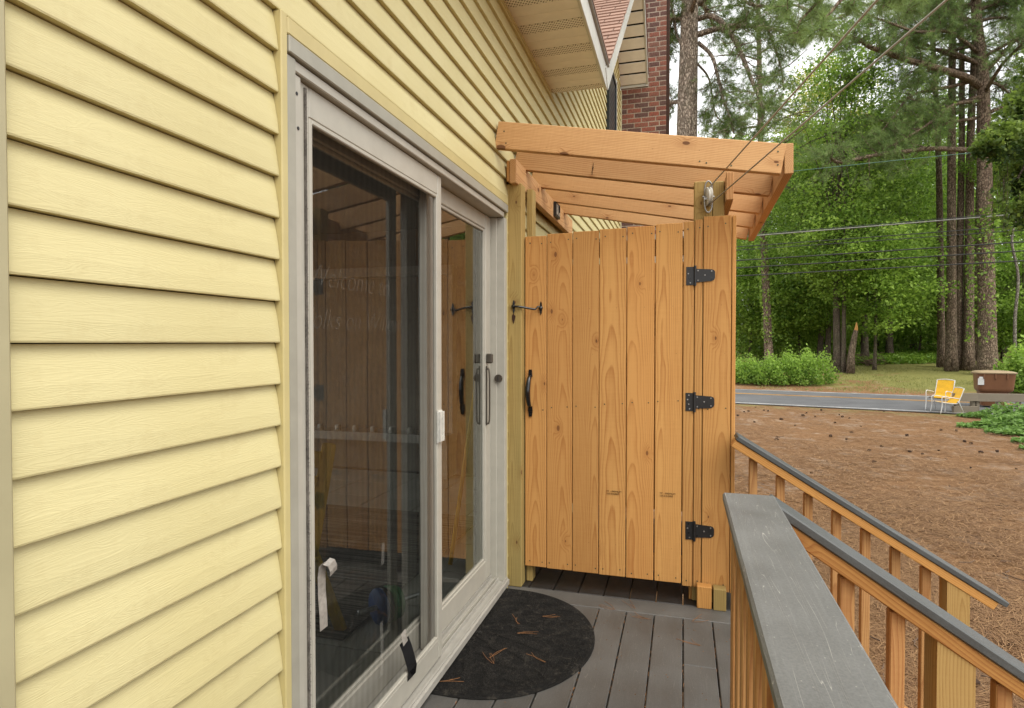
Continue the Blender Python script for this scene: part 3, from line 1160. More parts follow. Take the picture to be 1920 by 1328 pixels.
# old tape stuck to the screen and the sill
def ribbon(name, pts, wv, mat, thick=.0012):
    V, F_ = [], []
    n = len(pts)
    wv = Vector(wv)
    for i, p in enumerate(pts):
        p = Vector(p)
        jig = .0015 * math.sin(i * 2.7)
        for s in (-.5, .5):
            V.append(p + wv * (s + jig * 8))
            V.append(p + wv * (s + jig * 8) + Vector((thick, 0, 0)))
    for i in range(n - 1):
        a = 4 * i
        F_ += [(a, a + 2, a + 6, a + 4), (a + 1, a + 5, a + 7, a + 3), (a, a + 4, a + 5, a + 1), (a + 2, a + 3, a + 7, a + 6)]
    F_ += [(0, 1, 3, 2), (4 * n - 4, 4 * n - 2, 4 * n - 1, 4 * n - 3)]
    return mobj(name, V, F_, mat, door)


ribbon("tape_strip", [(-.006, 1.452, .565), (-.004, 1.447, .61), (-.006, 1.444, .67), (-.005, 1.441, .72), (-.001, 1.442, .748), (.006, 1.448, .756)], (0, .036, 0), 'tape')
ribbon("tape_strip", [(.006, 1.448, .756), (.016, 1.456, .750), (.019, 1.463, .733), (.016, 1.466, .718)], (0, .034, .008), 'tape')
ribbon("tape_strip", [(-.009, 1.955, .290), (-.004, 1.967, .26), (.004, 1.976, .22), (.010, 1.985, .175), (.004, 1.99, .14)], (.012, .045, .012), 'black_gloss')
ribbon("tape_strip", [(-.0085, 1.948, .325), (-.005, 1.95, .30), (-.003, 1.956, .28)], (.004, .026, .01), 'tape')
ribbon("tape_residue", [(-.0098, 1.80, .62), (-.0098, 1.803, .655), (-.0098, 1.806, .69)], (0, .02, 0), 'chalk', .0003)
ribbon("tape_residue", [(-.0098, 1.79, .25), (-.0098, 1.795, .34), (-.0098, 1.79, .43)], (0, .02, 0), 'chalk', .0003)


def text(name, body, size, world, mat, parent, extrude_=0.0, shear=0.0, thin=0.0):
    cu = bpy.data.curves.new(name, 'FONT')
    cu.body = body
    cu.size = size
    cu.extrude = extrude_
    cu.align_x = 'LEFT'
    cu.shear = shear
    cu.offset = thin
    tmp = bpy.data.objects.new(name + "_curve", cu)
    COL.objects.link(tmp)
    me = bpy.data.meshes.new_from_object(tmp.evaluated_get(bpy.context.evaluated_depsgraph_get()))
    bpy.data.objects.remove(tmp)
    me.materials.clear()
    me.materials.append(M[mat])
    return link(bpy.data.objects.new(name, me), parent, world)


# faint marker lettering on the pane
for s_, sz, (ty, tz) in (("Welcome to", .10, (1.53, 1.53)), ("folks on Willow", .095, (1.53, 1.40))):
    text("marker_lettering", s_, sz, frame((-.1085, ty, tz), (0, 1, 0), ez=(1, 0, 0)), 'chalk', door, .0002, .35, -.0022)

# ------------------------------------------------------------------ room behind the glass
floor_in = empty("interior_floor", (-2, 2.2, .05))
tag(floor_in, "grey tiled floor inside behind the sliding door", None, None, "structure")
bar("grout_bed", -4.2, -.145, -.6, 5.6, .02, .050, 'grout', floor_in, bev=0)
TS = .46
ix = 0
for i in range(9):
    for j in range(13):
        x1 = -.15 - i * TS
        y0 = -.5 + j * TS
        bar("floor_tile", x1 - TS + .008, x1, y0, y0 + TS - .008, .0505, .058, 'tile', floor_in, 'X', .001)
for nm, q in (("interior_wall", (-4.3, -4.2, 5.0, 5.6, .0, 2.5)), ("interior_wall", (-4.3, -4.2, -.6, 5.0, .0, .25)), ("interior_wall", (-4.3, -4.2, -.6, 5.0, 2.35, 2.5)),  # unseen opening in the back wall, added to let daylight into the room
              ("interior_wall", (-4.2, -.17, -.7, -.6, .0, 2.5)), ("interior_wall", (-4.2, -.17, 5.6, 5.7, .0, 2.5))):
    tag(bar(nm, *q, 'room', bev=0), "plain painted wall of the dim room", None, None, "structure")
tag(bar("interior_ceiling", -4.3, -.165, -.7, 5.7, 2.5, 2.6, 'room', bev=0), "plain ceiling of the dim room", None, None, "structure")


def rug():
    m = N('worn_rug')
    o = m.obj()
    n1 = m.noise(m.vmath('MULTIPLY', o, (60, 6, 1)), 1.0, 3, .6)
    n2 = m.noise(o, 3, 4)
    c = m.mix(m.math('MULTIPLY', m.rng(n1, .45, .55), m.rng(n2, .35, .6, .2, 1)), (0.06, 0.055, 0.05), (0.27, 0.25, 0.21))
    m.bump(n1, .5, .004)
    M['rug'] = m.fin(c, 1, .1)
    tag(bar("rug", -2.6, -.47, 2.3, 4.2, .0585, .068, 'rug', None, 'Y', .002), "dark worn striped rug on the tiled floor indoors", "rug")


rug()
# dumbbell
db = empty("dumbbell", (-.62, 3.05, .0))
tag(db, "dumbbell with blue and green plates on the floor inside the door", "dumbbell")
dv = Vector((.55, .83, 0)).normalized()
c0 = Vector((-.40, 2.47, .06 + .082))


def disc(name, s0, s1, r, mat):
    prof = [(s0, r * .93), (s0 + .008, r), (s1 - .008, r), (s1, r * .93)]
    v, f = tube_geo([c0 + dv * q[0] for q in prof], [q[1] for q in prof], 28)
    mobj(name, v, f, mat, db, None, True)


disc("bar_handle", -.09, .30, .012, 'steel')
disc("weight_plate", 0, .03, .082, 'blue')
disc("weight_plate", .031, .055, .080, 'black')
disc("weight_plate", .056, .085, .082, 'green')
disc("weight_plate", .086, .115, .074, 'green')
# yellow chair, seen by its back and rear leg
st = empty("indoor_chair", (-.7, 2.0, .058))
tag(st, "yellow painted chair standing inside behind the screened pane", "chair")
for x in (-.93, -.53):
    beam("leg", (x, 2.385, .062), (x, 2.16, .50), (0, 1, 0), .05, .032, 'yellow_paint', st, .004)
    beam("back_post", (x, 2.15, .46), (x, 2.30, .92), (0, 1, 0), .05, .045, 'yellow_paint', st, .006)
    beam("leg", (x, 1.70, .062), (x, 1.78, .44), (0, 1, 0), .045, .03, 'yellow_paint', st, .004)
bar("seat", -.96, -.50, 1.70, 2.18, .452, .482, 'yellow_paint', st, 'Y', .008)
for i in range(3):
    z_ = .62 + i * .1
    bar("back_slat", -.915, -.545, 2.185 + i * .033, 2.205 + i * .033, z_, z_ + .07, 'yellow_paint', st, 'X', .004)
tag(tube("broom_handle", [(-.35, 3.26, .062), (-.33, 3.56, .87), (-.32, 3.70, 1.25)], .013, 'yellow_paint', None), "yellow broom handle leaning inside behind the far glass pane", "broom")
# shelf with a row of small jars along the end wall
sh = empty("wall_shelf", (-2.4, 5.5, .058))
tag(sh, "long white painted shelf unit along the dim room's end wall", "shelf")
bar("shelf_board", -3.6, -1.2, 5.30, 5.58, .39, .47, 'white_shelf', sh)
bar("shelf_board", -3.6, -1.2, 5.45, 5.58, 2.02, 2.11, 'white_shelf', sh)
for x in (-3.6, -1.26):
    bar("upright", x, x + .06, 5.46, 5.58, .471, 2.019, 'white_shelf', sh, 'Z')
    bar("leg", x, x + .06, 5.32, 5.56, .06, .389, 'white_shelf', sh, 'Z')
for i in range(9):
    cyl = tube("jar", [(-3.2 + i * .2, 5.36, .471), (-3.2 + i * .2, 5.36, .52), (-3.2 + i * .2, 5.36, .53)], [.032, .032, .018], 'nylon', None, 12)
    tag(cyl, "small pale jar standing in a row on the white indoor shelf", "jar", "jars on the indoor shelf")

# ================================================================== chimney
ch = empty("brick_chimney", (.35, 9.9, -.75))
tag(ch, "red brick chimney rising past the gable with dark weathered courses", "chimney")
bar("mortar_core", .004, .682, 9.4505, 10.3, -.75, 8.2, 'mortar', ch, 'Z', 0)
bp, bl = .0745, .2
k = 0
zz = 3.0
while zz < 7.3:
    x = 0.0
    x_edges = [0.0, .105, .318, .531, .69] if k % 2 else [0.0, .212, .425, .585, .69]
    for i in range(len(x_edges) - 1):
        pr = random.uniform(-.004, .004)
        bar("brick", x_edges[i] + .0065, x_edges[i + 1] - .0065, 9.4475 + pr * .4, 9.52, zz + .0065, zz + bp - .0065, 'brick', ch, 'X', .002)
    zz += bp
    k += 1
bar("corner_strip", .6825, .73, 9.47, 9.56, -.7, 8.2, 'dark_strip', ch, 'Z', .004)

# ================================================================== deck
deck = empty("deck", (.6, 2, 0))
tag(deck, "grey composite deck boards beside the house", None, None, "structure")
PB = .1373
edges = [.956 + PB * i for i in range(-7, 3)]
for i in range(len(edges) - 1):
    a, b = edges[i] + .0028, min(edges[i + 1] - .0028, 1.226)
    if b < .02:
        continue
    a = max(a, .004)
    if i == 7:
        bar("deck_board", a, b, -1.4, 2.622, -.028, 0, 'deck', deck, 'Y', .003)
        bar("deck_board", a, b, 2.624, 3.062, -.028, 0, 'deck', deck, 'Y', .003)
    else:
        bar("deck_board", a, b, -1.4, 3.062, -.028, 0, 'deck', deck, 'Y', .003)
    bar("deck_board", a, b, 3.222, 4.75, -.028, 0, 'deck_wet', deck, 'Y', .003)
bar("deck_board", .004, 1.226, 3.067, 3.217, -.028, 0.0, 'deck', deck, 'X', .003)
for y in (-1.2, -.4, .4, 1.2, 2.0, 2.8, 3.14, 3.9, 4.6):
    bar("joist", .0, 1.22, y, y + .038, -.22, -.030, 'old_wood', deck, 'X')
bar("rim_board", 1.228, 1.258, -1.4, 4.75, -.24, -.004, 'rail_wood', deck, 'Y')

# doormat
def doormat():
    cx, cy, ax, ay = .085, 2.645, .49, .515
    out = [(.0, cy - ay), (.04, cy - ay)]
    for i in range(65):
        a = -math.pi / 2 + math.pi * i / 64
        out.append((cx + ax * max(math.cos(a), 0) ** .92, cy + ay * math.sin(a)))
    out += [(.04, cy + ay), (.0, cy + ay)]
    out = [tuple(Vector(a).lerp(Vector(b), k / 2)) for a, b in zip(out, out[1:]) for k in range(2)] + [out[-1]]
    n = len(out)
    V, F_ = [], []
    rings = [1.0, .995, .975] + [.97 - .94 * q / 54 for q in range(55)]

    def relief(x, y_):
        sw_ = math.sin(math.hypot(x - .2, y_ - 2.4) * 62) + math.sin(math.hypot(x - .36, y_ - 2.86) * 70) + math.sin(math.atan2(y_ - cy, x + .05) * 26 + math.hypot(x, y_ - cy) * 18)
        return .0055 * max(0.0, min(1.0, (sw_ + .2) / .8))

    for q, r in enumerate(rings):
        for (x, y_) in out:
            X, Y = .04 + (x - .04) * r if x > .04 else x, cy + (y_ - cy) * r
            h = .0035 if q == 0 else (.007 if q < 3 else .007 + relief(X, Y))
            V.append((X, Y, h))
    for q in range(len(rings) - 1):
        for i in range(n - 1):
            F_.append((q * n + i, q * n + i + 1, (q + 1) * n + i + 1, (q + 1) * n + i))
    V2 = [(x, y_, .0008) for x, y_ in out]
    o0 = len(V)
    V += V2
    for i in range(n - 1):
        F_.append((o0 + i, o0 + i + 1, i + 1, i))
    F_ = [tuple(reversed(q)) for q in F_]
    root = empty("doormat", (.25, cy, 0))
    tag(root, "black half round doormat in front of the sliding door", "doormat")
    mobj("mat_body", V, F_, 'mat', root)
    # carpet pile with an embossed scroll pattern
    m = 60000
    x = rng.uniform(.005, .57, m)
    y_ = rng.uniform(cy - ay, cy + ay, m)
    inside = (((np.clip(x - cx, 0, 1) / (ax * .965)) ** 2 + ((y_ - cy) / (ay * .965)) ** 2) < 1)
    x, y_ = x[inside], y_[inside]
    sw = np.sin(np.hypot(x - .2, y_ - 2.4) * 62) + np.sin(np.hypot(x - .36, y_ - 2.86) * 70) + np.sin(np.arctan2(y_ - cy, x + .05) * 26 + np.hypot(x, y_ - cy) * 18)
    base_z = .007 + .0055 * np.clip((sw + .2) / .8, 0, 1)
    hgt = .002 + rng.uniform(0, .003, len(x))
    m = len(x)
    a = rng.uniform(0, 6.28, m)
    V = np.empty((m, 3, 3))
    wd = .0011
    V[:, 0] = np.stack([x - np.cos(a) * wd, y_ - np.sin(a) * wd, base_z - .001], -1)
    V[:, 1] = np.stack([x + np.cos(a) * wd, y_ + np.sin(a) * wd, base_z - .001], -1)
    V[:, 2] = np.stack([x + rng.normal(0, .003, m), y_ + rng.normal(0, .003, m), base_z + hgt], -1)
    me = fast_mesh("pile", V.reshape(-1, 3), np.arange(m * 3).reshape(-1, 3), 'mat_pile', np.clip(rng.uniform(0, 1, m) ** 4 * .8 + .42 * (sw > .5) * rng.uniform(0, 1, m) + .2 * np.clip(np.sin(x * 9 + 2) * np.sin(y_ * 7), 0, 1), 0, 1))
    o = link(bpy.data.objects.new("pile", me), root)
    o['kind'] = 'stuff'


doormat()

# ================================================================== outdoor shower enclosure
shw = empty("outdoor_shower", (.6, 3.6, 0))
tag(shw, "new pine outdoor shower stall with a plank gate and open rafter roof", "outdoor shower")
# posts
bar("post", .004, .094, 3.205, 3.292, 0, 2.232, 'green_post', shw, 'Z', .004)
bar("post", .096, .132, 3.305, 3.38, 0, 2.222, 'green_post', shw, 'Z', .003)
bar("post", 1.000, 1.090, 3.290, 3.378, .0, 2.195, 'green_post', shw, 'Z', .004)
bar("post", 1.092, 1.150, 3.292, 3.380, .0, 2.190, 'green_post', shw, 'Z', .004)
bar("post", 1.024, 1.096, 3.200, 3.256, .0, .113, 'rail_wood', shw, 'Z', .003)
bar("post", 1.104, 1.166, 3.195, 3.256, .0, .110, 'green_post', shw, 'Z', .003)
bar("post", .985, 1.034, 3.30, 3.37, .0, .5, 'rail_wood', shw, 'Z', .003)
for (x0, y0) in ((.008, 4.66), (1.09, 4.66)):
    bar("post", x0, x0 + .088, y0, y0 + .088, 0, 2.2, 'green_post', shw, 'Z', .004)
# gate
gate = empty("gate", (.55, 3.27, .1), shw)
GY = 3.262
ge = [(.100, .221), (.2245, .365), (.369, .5105), (.5145, .656), (.661, .8025), (.809, .9445), (.950, 1.002)]
gtop = [1.948, 1.957, 1.962, 1.968, 1.972, 1.980, 1.984]
gbot = [.103, .100, .0985, .0965, .0955, .094, .083]


def nails(x0, x1, zs, par, yf):
    for z_ in zs:
        for x in ((x0 + .022, x1 - .022) if x1 - x0 > .08 else ((x0 + x1) / 2,)):
            xx, z2 = x + random.uniform(-.008, .008), z_ + random.uniform(-.008, .008)
            v, f = tube_geo([(xx, yf + .001, z2), (xx, yf - .0012, z2)], .0036, 7)
            mobj("nail", v, f, 'nail', par)


for i, ((a, b), zt, zb) in enumerate(zip(ge, gtop, gbot)):
    yo = random.uniform(-.0015, .0015)
    bar("gate_board", a, b, GY + yo, GY + .019 + yo, zb, zt, 'cedar', gate, 'Z', .0022)
    nails(a, b, (zb + .03, zt - .04, .99 + .085 * (a - .1)), gate, GY + yo)
bar("brace", .11, .99, GY + .022, GY + .058, .14, .225, 'rail_wood', gate, 'X')
bar("brace", .11, .99, GY + .022, GY + .058, 1.82, 1.905, 'rail_wood', gate, 'X')
beam("brace", (.13, GY + .040, .28), (.96, GY + .040, 1.76), (0, -1, 0), .085, .036, 'rail_wood', gate)
# fixed boards beside the gate
for (a, b, zb, zt, t_) in ((1.006, 1.044, .082, 1.992, .019), (1.0485, 1.184, .072, 2.006, .019), (1.1875, 1.2065, .07, 2.004, .019)):
    d_ = .14 if a > 1.18 else t_
    bar("fence_board", a, b, GY + .001, GY + .001 + d_, zb, zt, 'cedar', shw, 'Z', .0022)
    if a < 1.18:
        nails(a, b, (zb + .03, zt - .045, 1.02), shw, GY + .001)
for i in range(9):
    y0 = GY + .145 + i * .1425
    bar("fence_board", 1.1875, 1.2065, y0, y0 + .138, .07, 2.0, 'cedar', shw, 'Z', .0022)
bar("fence_rail", 1.151, 1.187, 3.39, 4.65, .2, .286, 'rail_wood', shw, 'Y')
bar("fence_rail", 1.151, 1.187, 3.39, 4.65, 1.78, 1.866, 'rail_wood', shw, 'Y')
for i in range(8):  # unseen back panel, added to darken the gaps between gate boards
    x0 = .10 + i * .1365
    bar("fence_board", x0, x0 + .1335, 4.752, 4.771, .07, 1.97, 'cedar', shw, 'Z', .0022)
# grade stamps
for (x, z_, par, yf) in ((.555, .552, gate, GY - .0035), (.835, .560, gate, GY - .0035)):
    for j, s_ in enumerate(("TP  - PREMIUM", "155-0-0-0000")):
        text("grade_stamp", s_, .0125, frame((x, yf, z_ - j * .013), (1, 0, 0), ez=(0, -1, 0)), 'ink', par, .0002)


# strap hinges
def hinge(z_, xk):
    y0 = GY - .004
    h = empty("hinge", (xk, y0, z_), gate)
    leaf = [(-.040, -.047), (.0, -.047), (.0, .047), (-.040, .047)]
    strap = [(.006, -.034), (.085, -.029), (.098, -.022), (.102, -.012), (.102, .018), (.097, .027), (.086, .031), (.006, .036)]
    V, F_ = [], []
    for poly in (leaf, strap):
        o_ = len(V)
        n = len(poly)
        V += [(xk + p[0], y0, z_ + p[1]) for p in poly] + [(xk + p[0], y0 + .0035, z_ + p[1]) for p in poly]
        F_ += [tuple(o_ + i for i in range(n)), tuple(o_ + n + i for i in reversed(range(n)))]
        F_ += [(o_ + (i + 1) % n, o_ + i, o_ + n + i, o_ + n + (i + 1) % n) for i in range(n)]
    kn = tube_geo([(xk + .004, y0 - .004, z_ - .052), (xk + .004, y0 - .004, z_ + .052)], .0068, 10)
    g = join((V, F_), kn, box_geo(xk - .001, xk + .008, y0 - .003, y0 + .001, z_ - .03, z_ + .03))
    mobj("hinge", *g, 'black', gate)
    for (sx, sz) in ((-.024, .035), (-.03, .012), (-.024, -.012), (-.02, -.036), (.018, .026), (.018, -.024), (.085, .022), (.085, -.018), (.052, .002)):
        v, f = tube_geo([(xk + sx, y0 - .0002, z_ + sz), (xk + sx, y0 - .0022, z_ + sz)], [.0042, .003], 8)
        mobj("screw", v, f, 'galv' if random.random() < .55 else 'black_gloss', gate)
    bpy.data.objects.remove(h)


for z_, xk in ((1.703, 1.0035), (1.050, 1.0035), (.378, 1.0065)):
    hinge(z_, xk)


# gate pull
def ellip(name, c, r, mat, par, seg=14):
    V, F_ = [], []
    n2 = seg // 2
    for i in range(n2 + 1):
        a = math.pi * i / n2
        for k in range(seg):
            b = 2 * math.pi * k / seg
            V.append((c[0] + r[0] * math.sin(a) * math.cos(b), c[1] + r[1] * math.sin(a) * math.sin(b), c[2] + r[2] * math.cos(a)))
    for i in range(n2):
        for k in range(seg):
            F_.append((i * seg + k, i * seg + (k + 1) % seg, (i + 1) * seg + (k + 1) % seg, (i + 1) * seg + k)[::-1])
    return mobj(name, V, F_, mat, par, None, True)


hx = .132
yb = GY - .002
hpts = spline([(hx, yb - .006, 1.175), (hx - .004, yb - .026, 1.150), (hx - .007, yb - .040, 1.085), (hx - .004, yb - .026, 1.020), (hx, yb - .007, .998)], 6)
v, f = tube_geo(hpts, [.008 + .0055 * math.sin(math.pi * i / (len(hpts) - 1)) for i in range(len(hpts))], 10)
tag_h = mobj("gate_handle", v, f, 'black_gloss', gate, None, True)


def plate(name, poly, y0, t_, mat, par):
    n = len(poly)
    V = [(p[0], y0, p[1]) for p in poly] + [(p[0], y0 - t_, p[1]) for p in poly]
    F_ = [tuple(reversed([n + i for i in range(n)])), tuple(range(n))]
    F_ = [tuple(n + i for i in range(n)), tuple(reversed(range(n)))] + [((i + 1) % n, i, n + i, n + (i + 1) % n)[::-1] for i in range(n)]
    return mobj(name, V, F_, mat, par)


plate("handle_plate", [(hx - .012, 1.168), (hx + .012, 1.168), (hx + .008, 1.208), (hx - .008, 1.208)], yb, .008, 'black_gloss', gate)
plate("handle_plate", [(hx - .013, .975), (hx + .013, .975), (hx + .011, 1.003), (hx - .011, 1.003)], yb, .009, 'black_gloss', gate)
plate("handle_plate", [(hx - .008, .945), (hx + .008, .945), (hx + .012, .974), (hx - .012, .974)], yb, .006, 'black_gloss', gate)


# hook latch across to the post
def finial(cx, cz, y0, par, ang=0.0):
    pts = []
    for i in range(28):
        a = 2 * math.pi * i / 28
        r = .0085 + .010 * max(0, math.cos(2 * a)) ** 1.5 + .008 * (max(0, math.cos(2 * a)) ** 12)
        p = Vector((r * math.sin(a) * (.9 if abs(math.sin(a)) > .7 else 1), r * 1.45 * math.cos(a)))
        pts.append((cx + p.x * math.cos(ang) - p.y * math.sin(ang), cz + p.x * math.sin(ang) + p.y * math.cos(ang)))
    plate("latch_plate", pts, y0, .003, 'black_gloss', par)
    ellip("latch_boss", (cx, y0 - .007, cz), (.0125, .009, .0125), 'black_gloss', par)


finial(.050, 1.556, 3.2045, gate)
finial(.191, 1.549, GY - .002, gate)
hk = spline([(.050, 3.188, 1.556), (.085, 3.192, 1.555), (.130, 3.212, 1.547), (.160, 3.228, 1.542), (.170, 3.232, 1.546), (.178, 3.238, 1.556), (.187, 3.244, 1.554), (.191, 3.246, 1.546)], 5)
tube("latch_hook", hk, [.0058] * (len(hk) // 2) + [.0042] * (len(hk) - len(hk) // 2), 'black_gloss', gate, 8)
# dead leaf stuck under the latch
lf = [(.049, 1.520), (.040, 1.505), (.042, 1.485), (.050, 1.462), (.056, 1.483), (.060, 1.502)]
plate("dead_leaf", lf, 3.203, .003, 'dark_strip', shw)

# roof of the shower
rf = empty("roof", (.7, 3.7, 2.2), shw)
xa, xb = .018, 1.385
za, zb_ = 2.430, 2.193             # rafter centre heights at wall and outer end
for i, y0 in enumerate((2.985, 3.360, 3.745, 4.125, 4.495)):
    beam("rafter", (xa, y0 + .019, za - .004 * i), (xb, y0 + .019, zb_ - .012 * i), (0, 0, 1), .038, .137, 'rafter', rf, .003)
for (x, dz) in ((1.02, -.045), (1.05, -.05), (1.16, -.052), (1.36, .03), (1.36, -.03), (.06, .02), (.07, -.04)):
    zc_ = za + (zb_ - za) * (x - xa) / (xb - xa) + dz
    v, f = tube_geo([(x, 2.9855, zc_), (x, 2.9832, zc_)], .0038, 7)
    mobj("nail", v, f, 'nail', rf)
beam("header", (1.4065, 2.985, 2.193), (1.4065, 4.56, 2.142), (0, 0, 1), .038, .139, 'rafter', rf, .003)
bar("top_plate", .040, .078, 3.155, 4.87, 2.222, 2.352, 'rafter', rf, 'Y', .003)
bar("top_plate", .022, .0385, 3.157, 4.87, 2.234, 2.346, 'cedar', rf, 'Y', .003)
bar("top_plate", 1.152, 1.190, 3.262, 4.80, 2.075, 2.20, 'rafter', rf, 'Y', .003)
bar("block", 1.154, 1.1885, 3.22, 3.2615, 2.075, 2.215, 'rafter', rf, 'Z', .003)
for j, s_ in enumerate(("TP  - PREMIUM", "155-0-0-0000")):
    text("grade_stamp", s_, .0085, frame((.46, 3.3585, 2.300 - j * .013), (0.16, 0, 1), ez=(0, -1, 0)), 'ink', rf, .0002)
# small black edged sensor lamp on the wall plate
lampbox = empty("solar_lamp", (.08, 4.2, 2.25))
tag(lampbox, "small black and silver solar lamp fixed to the shower's wall plate", "lamp")
mobj("lamp_housing", *join(box_geo(.0785, .098, 4.12, 4.26, 2.238, 2.336)), 'black', lampbox)
bar("lamp_face", .0982, .1005, 4.135, 4.245, 2.252, 2.320, 'white_metal', lampbox, 'Y', .001)
bar("lamp_slot", .1007, .102, 4.19, 4.196, 2.254, 2.318, 'black', lampbox, 'Z', 0)
bar("lamp_sensor", .1007, .108, 4.205, 4.218, 2.275, 2.321, 'black', lampbox, 'Z', .002)
for (yy, zz) in ((4.15, 2.305), (4.165, 2.29), (4.15, 2.277)):
    v, f = tube_geo([(.1006, yy, zz), (.1016, yy, zz)], .004, 8)
    mobj("lamp_led", v, f, 'black', lampbox)

# pulley and clothesline
pul = empty("clothesline_pulley", (1.075, 3.28, 2.1))
tag(pul, "white clothesline pulley hung in a wire hook on the shower post", "pulley")
pc = Vector((1.070, 3.262, 2.105))
pd = (Vector((1.44, 1.82, 2.268)) - Vector((1.085, 3.25, 2.15))).normalized()     # direction of the line
pn = pd.cross(Vector((0, 0, 1))).normalized()
v, f = tube_geo([pc - pn * .011, pc - pn * .008, pc - pn * .003, pc + pn * .003, pc + pn * .008, pc + pn * .011], [.047, .049, .040, .040, .049, .047], 28)
mobj("pulley_wheel", v, f, 'nylon', pul, None, True)
v, f = tube_geo([pc - pn * .03, pc + pn * .03], .006, 10)
mobj("axle", v, f, 'galv', pul)
hookp = []
for i in range(25):
    a = 2 * math.pi * i / 24
    hookp.append(pc + pn * (.020 * math.cos(a)) + Vector((0, 0, .080 * math.copysign(abs(math.sin(a)) ** .6, math.sin(a)))) + Vector((0, -.003, 0)))
tube("wire_hook", hookp, .0042, 'galv', pul, 8)
v, f = tube_geo([pc + Vector((-.01, .022, -.012)), pc + Vector((-.012, -.02, -.012))], .006, 8)
mobj("hook_bolt", v, f, 'galv', pul)
side = Vector((0, 0, 1)) - pd * pd.z
side.normalize()
for s_, nm in ((1, "upper strand of the steel clothesline running from the pulley"), (-1, "lower strand of the steel clothesline running from the pulley")):
    a = pc + side * .044 * s_
    end = at(1645, 0, 1.6) if s_ > 0 else at(1775, 0, 1.72)
    d_ = (end - a).normalized()
    ln = [a + d_ * q for q in (0, .8, 1.6, 3.2, 5.0)]
    tag(tube("clothesline", ln, .0034, 'line', None, 8), nm, "clothesline")

# ================================================================== railings
TREAT = 'rail_wood'


def stair_rail(y0, label, x_start, n_bal, x_end, z_start, slope, xpost, bal0, pieces, bal_side):
    r = empty("stair_railing", (x_start, y0, -.3))
    tag(r, label, "stair railing")
    L_ = x_end - x_start

    def zt(x):
        return z_start - (x - x_start) * slope
    ex = Vector((1, 0, -slope)).normalized()
    up = Vector((slope, 0, 1)).normalized()
    a = Vector((x_start, y0, z_start)) - up * .0125
    b = Vector((x_end, y0, zt(x_end))) - up * .0125
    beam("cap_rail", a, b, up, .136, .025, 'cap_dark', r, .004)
    beam("top_rail", a - up * .032 + Vector((0, -.018, 0)), b - up * .032 - ex * .03 + Vector((0, -.018, 0)), up, .088, .0375, TREAT, r, .003)
    beam("bottom_rail", a + ex * .06 - Vector((0, 0, .80)), b - Vector((0, 0, .80)) - ex * .15, up, .088, .037, TREAT, r, .003)
    for i in range(n_bal):
        x = bal0 + i * .1235
        if xpost and abs(x - xpost) < .07:
            continue
        zc = zt(x) - .078
        bar("baluster", x - .0185, x + .0185, y0 + bal_side - .0185, y0 + bal_side + .0185, zc - .78, zc + .002, 'baluster', r, 'Z', .003)
    if xpost:
        ya, yb2 = y0 - .058, y0 + .030
        zl = -.75 - zt(xpost) + .4
        V = []
        for (xx, yy) in ((xpost - .044, ya), (xpost + .044, ya), (xpost + .044, yb2), (xpost - .044, yb2)):
            V.append((-.75, xx - xpost, yy - y0))
        for (xx, yy) in ((xpost - .044, ya), (xpost + .044, ya), (xpost + .044, yb2), (xpost - .044, yb2)):
            V.append((zt(xx) - .0735, xx - xpost, yy - y0))
        F_ = [(3, 2, 1, 0), (4, 5, 6, 7), (0, 1, 5, 4), (1, 2, 6, 5), (2, 3, 7, 6), (3, 0, 4, 7)]
        mobj("post", V, F_, 'stair_post', r, frame((xpost, y0, 0), (0, 0, 1), (1, 0, 0)))
    return r


stair_rail(3.16, "far sloping stair railing with grey cap beyond the landing", 1.21, 8, 2.325, .908, .615, 2.135, 1.283, 1, 0.0)
stair_rail(1.885, "near sloping stair railing with grey cap joining the level rail", 1.205, 9, 2.40, .905, .655, 1.645, 1.268, 1, -.02)

lr = empty("deck_railing", (1.13, 1.2, 0))
tag(lr, "level deck railing with weathered light grey cap in the foreground", "deck railing")
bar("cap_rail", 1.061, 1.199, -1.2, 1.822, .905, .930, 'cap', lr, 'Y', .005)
bar("top_rail", 1.112, 1.150, -1.2, 1.80, .815, .904, TREAT, lr, 'Y', .003)
bar("bottom_rail", 1.112, 1.150, -1.2, 1.735, .07, .158, TREAT, lr, 'Y', .003)
bar("post", 1.085, 1.175, 1.738, 1.824, -.02, .9035, TREAT, lr, 'Z', .004)
for i in range(16):
    y0 = 1.60 - i * .1245
    bar("baluster", 1.0725, 1.1105, y0, y0 + .038, .03, .9, 'baluster', lr, 'Z', .003)
# steps
stp = empty("stairs", (1.6, 2.5, -.75))
tag(stp, "short flight of grey steps between the two sloping rails", "stairs")
for i in range(3):
    x0 = 1.262 + i * .28
    z_ = -.19 * (i + 1)
    bar("tread", x0, x0 + .137, 1.96, 3.08, z_ - .026, z_, 'deck', stp, 'Y', .003)
    bar("tread", x0 + .141, x0 + .278, 1.96, 3.08, z_ - .026, z_, 'deck', stp, 'Y', .003)
for yy in (1.962, 3.04):
    beam("stringer", (1.262, yy + .019, -.33), (2.12, yy + .019, -.92), (0, 0, 1), .038, .2, TREAT, stp)

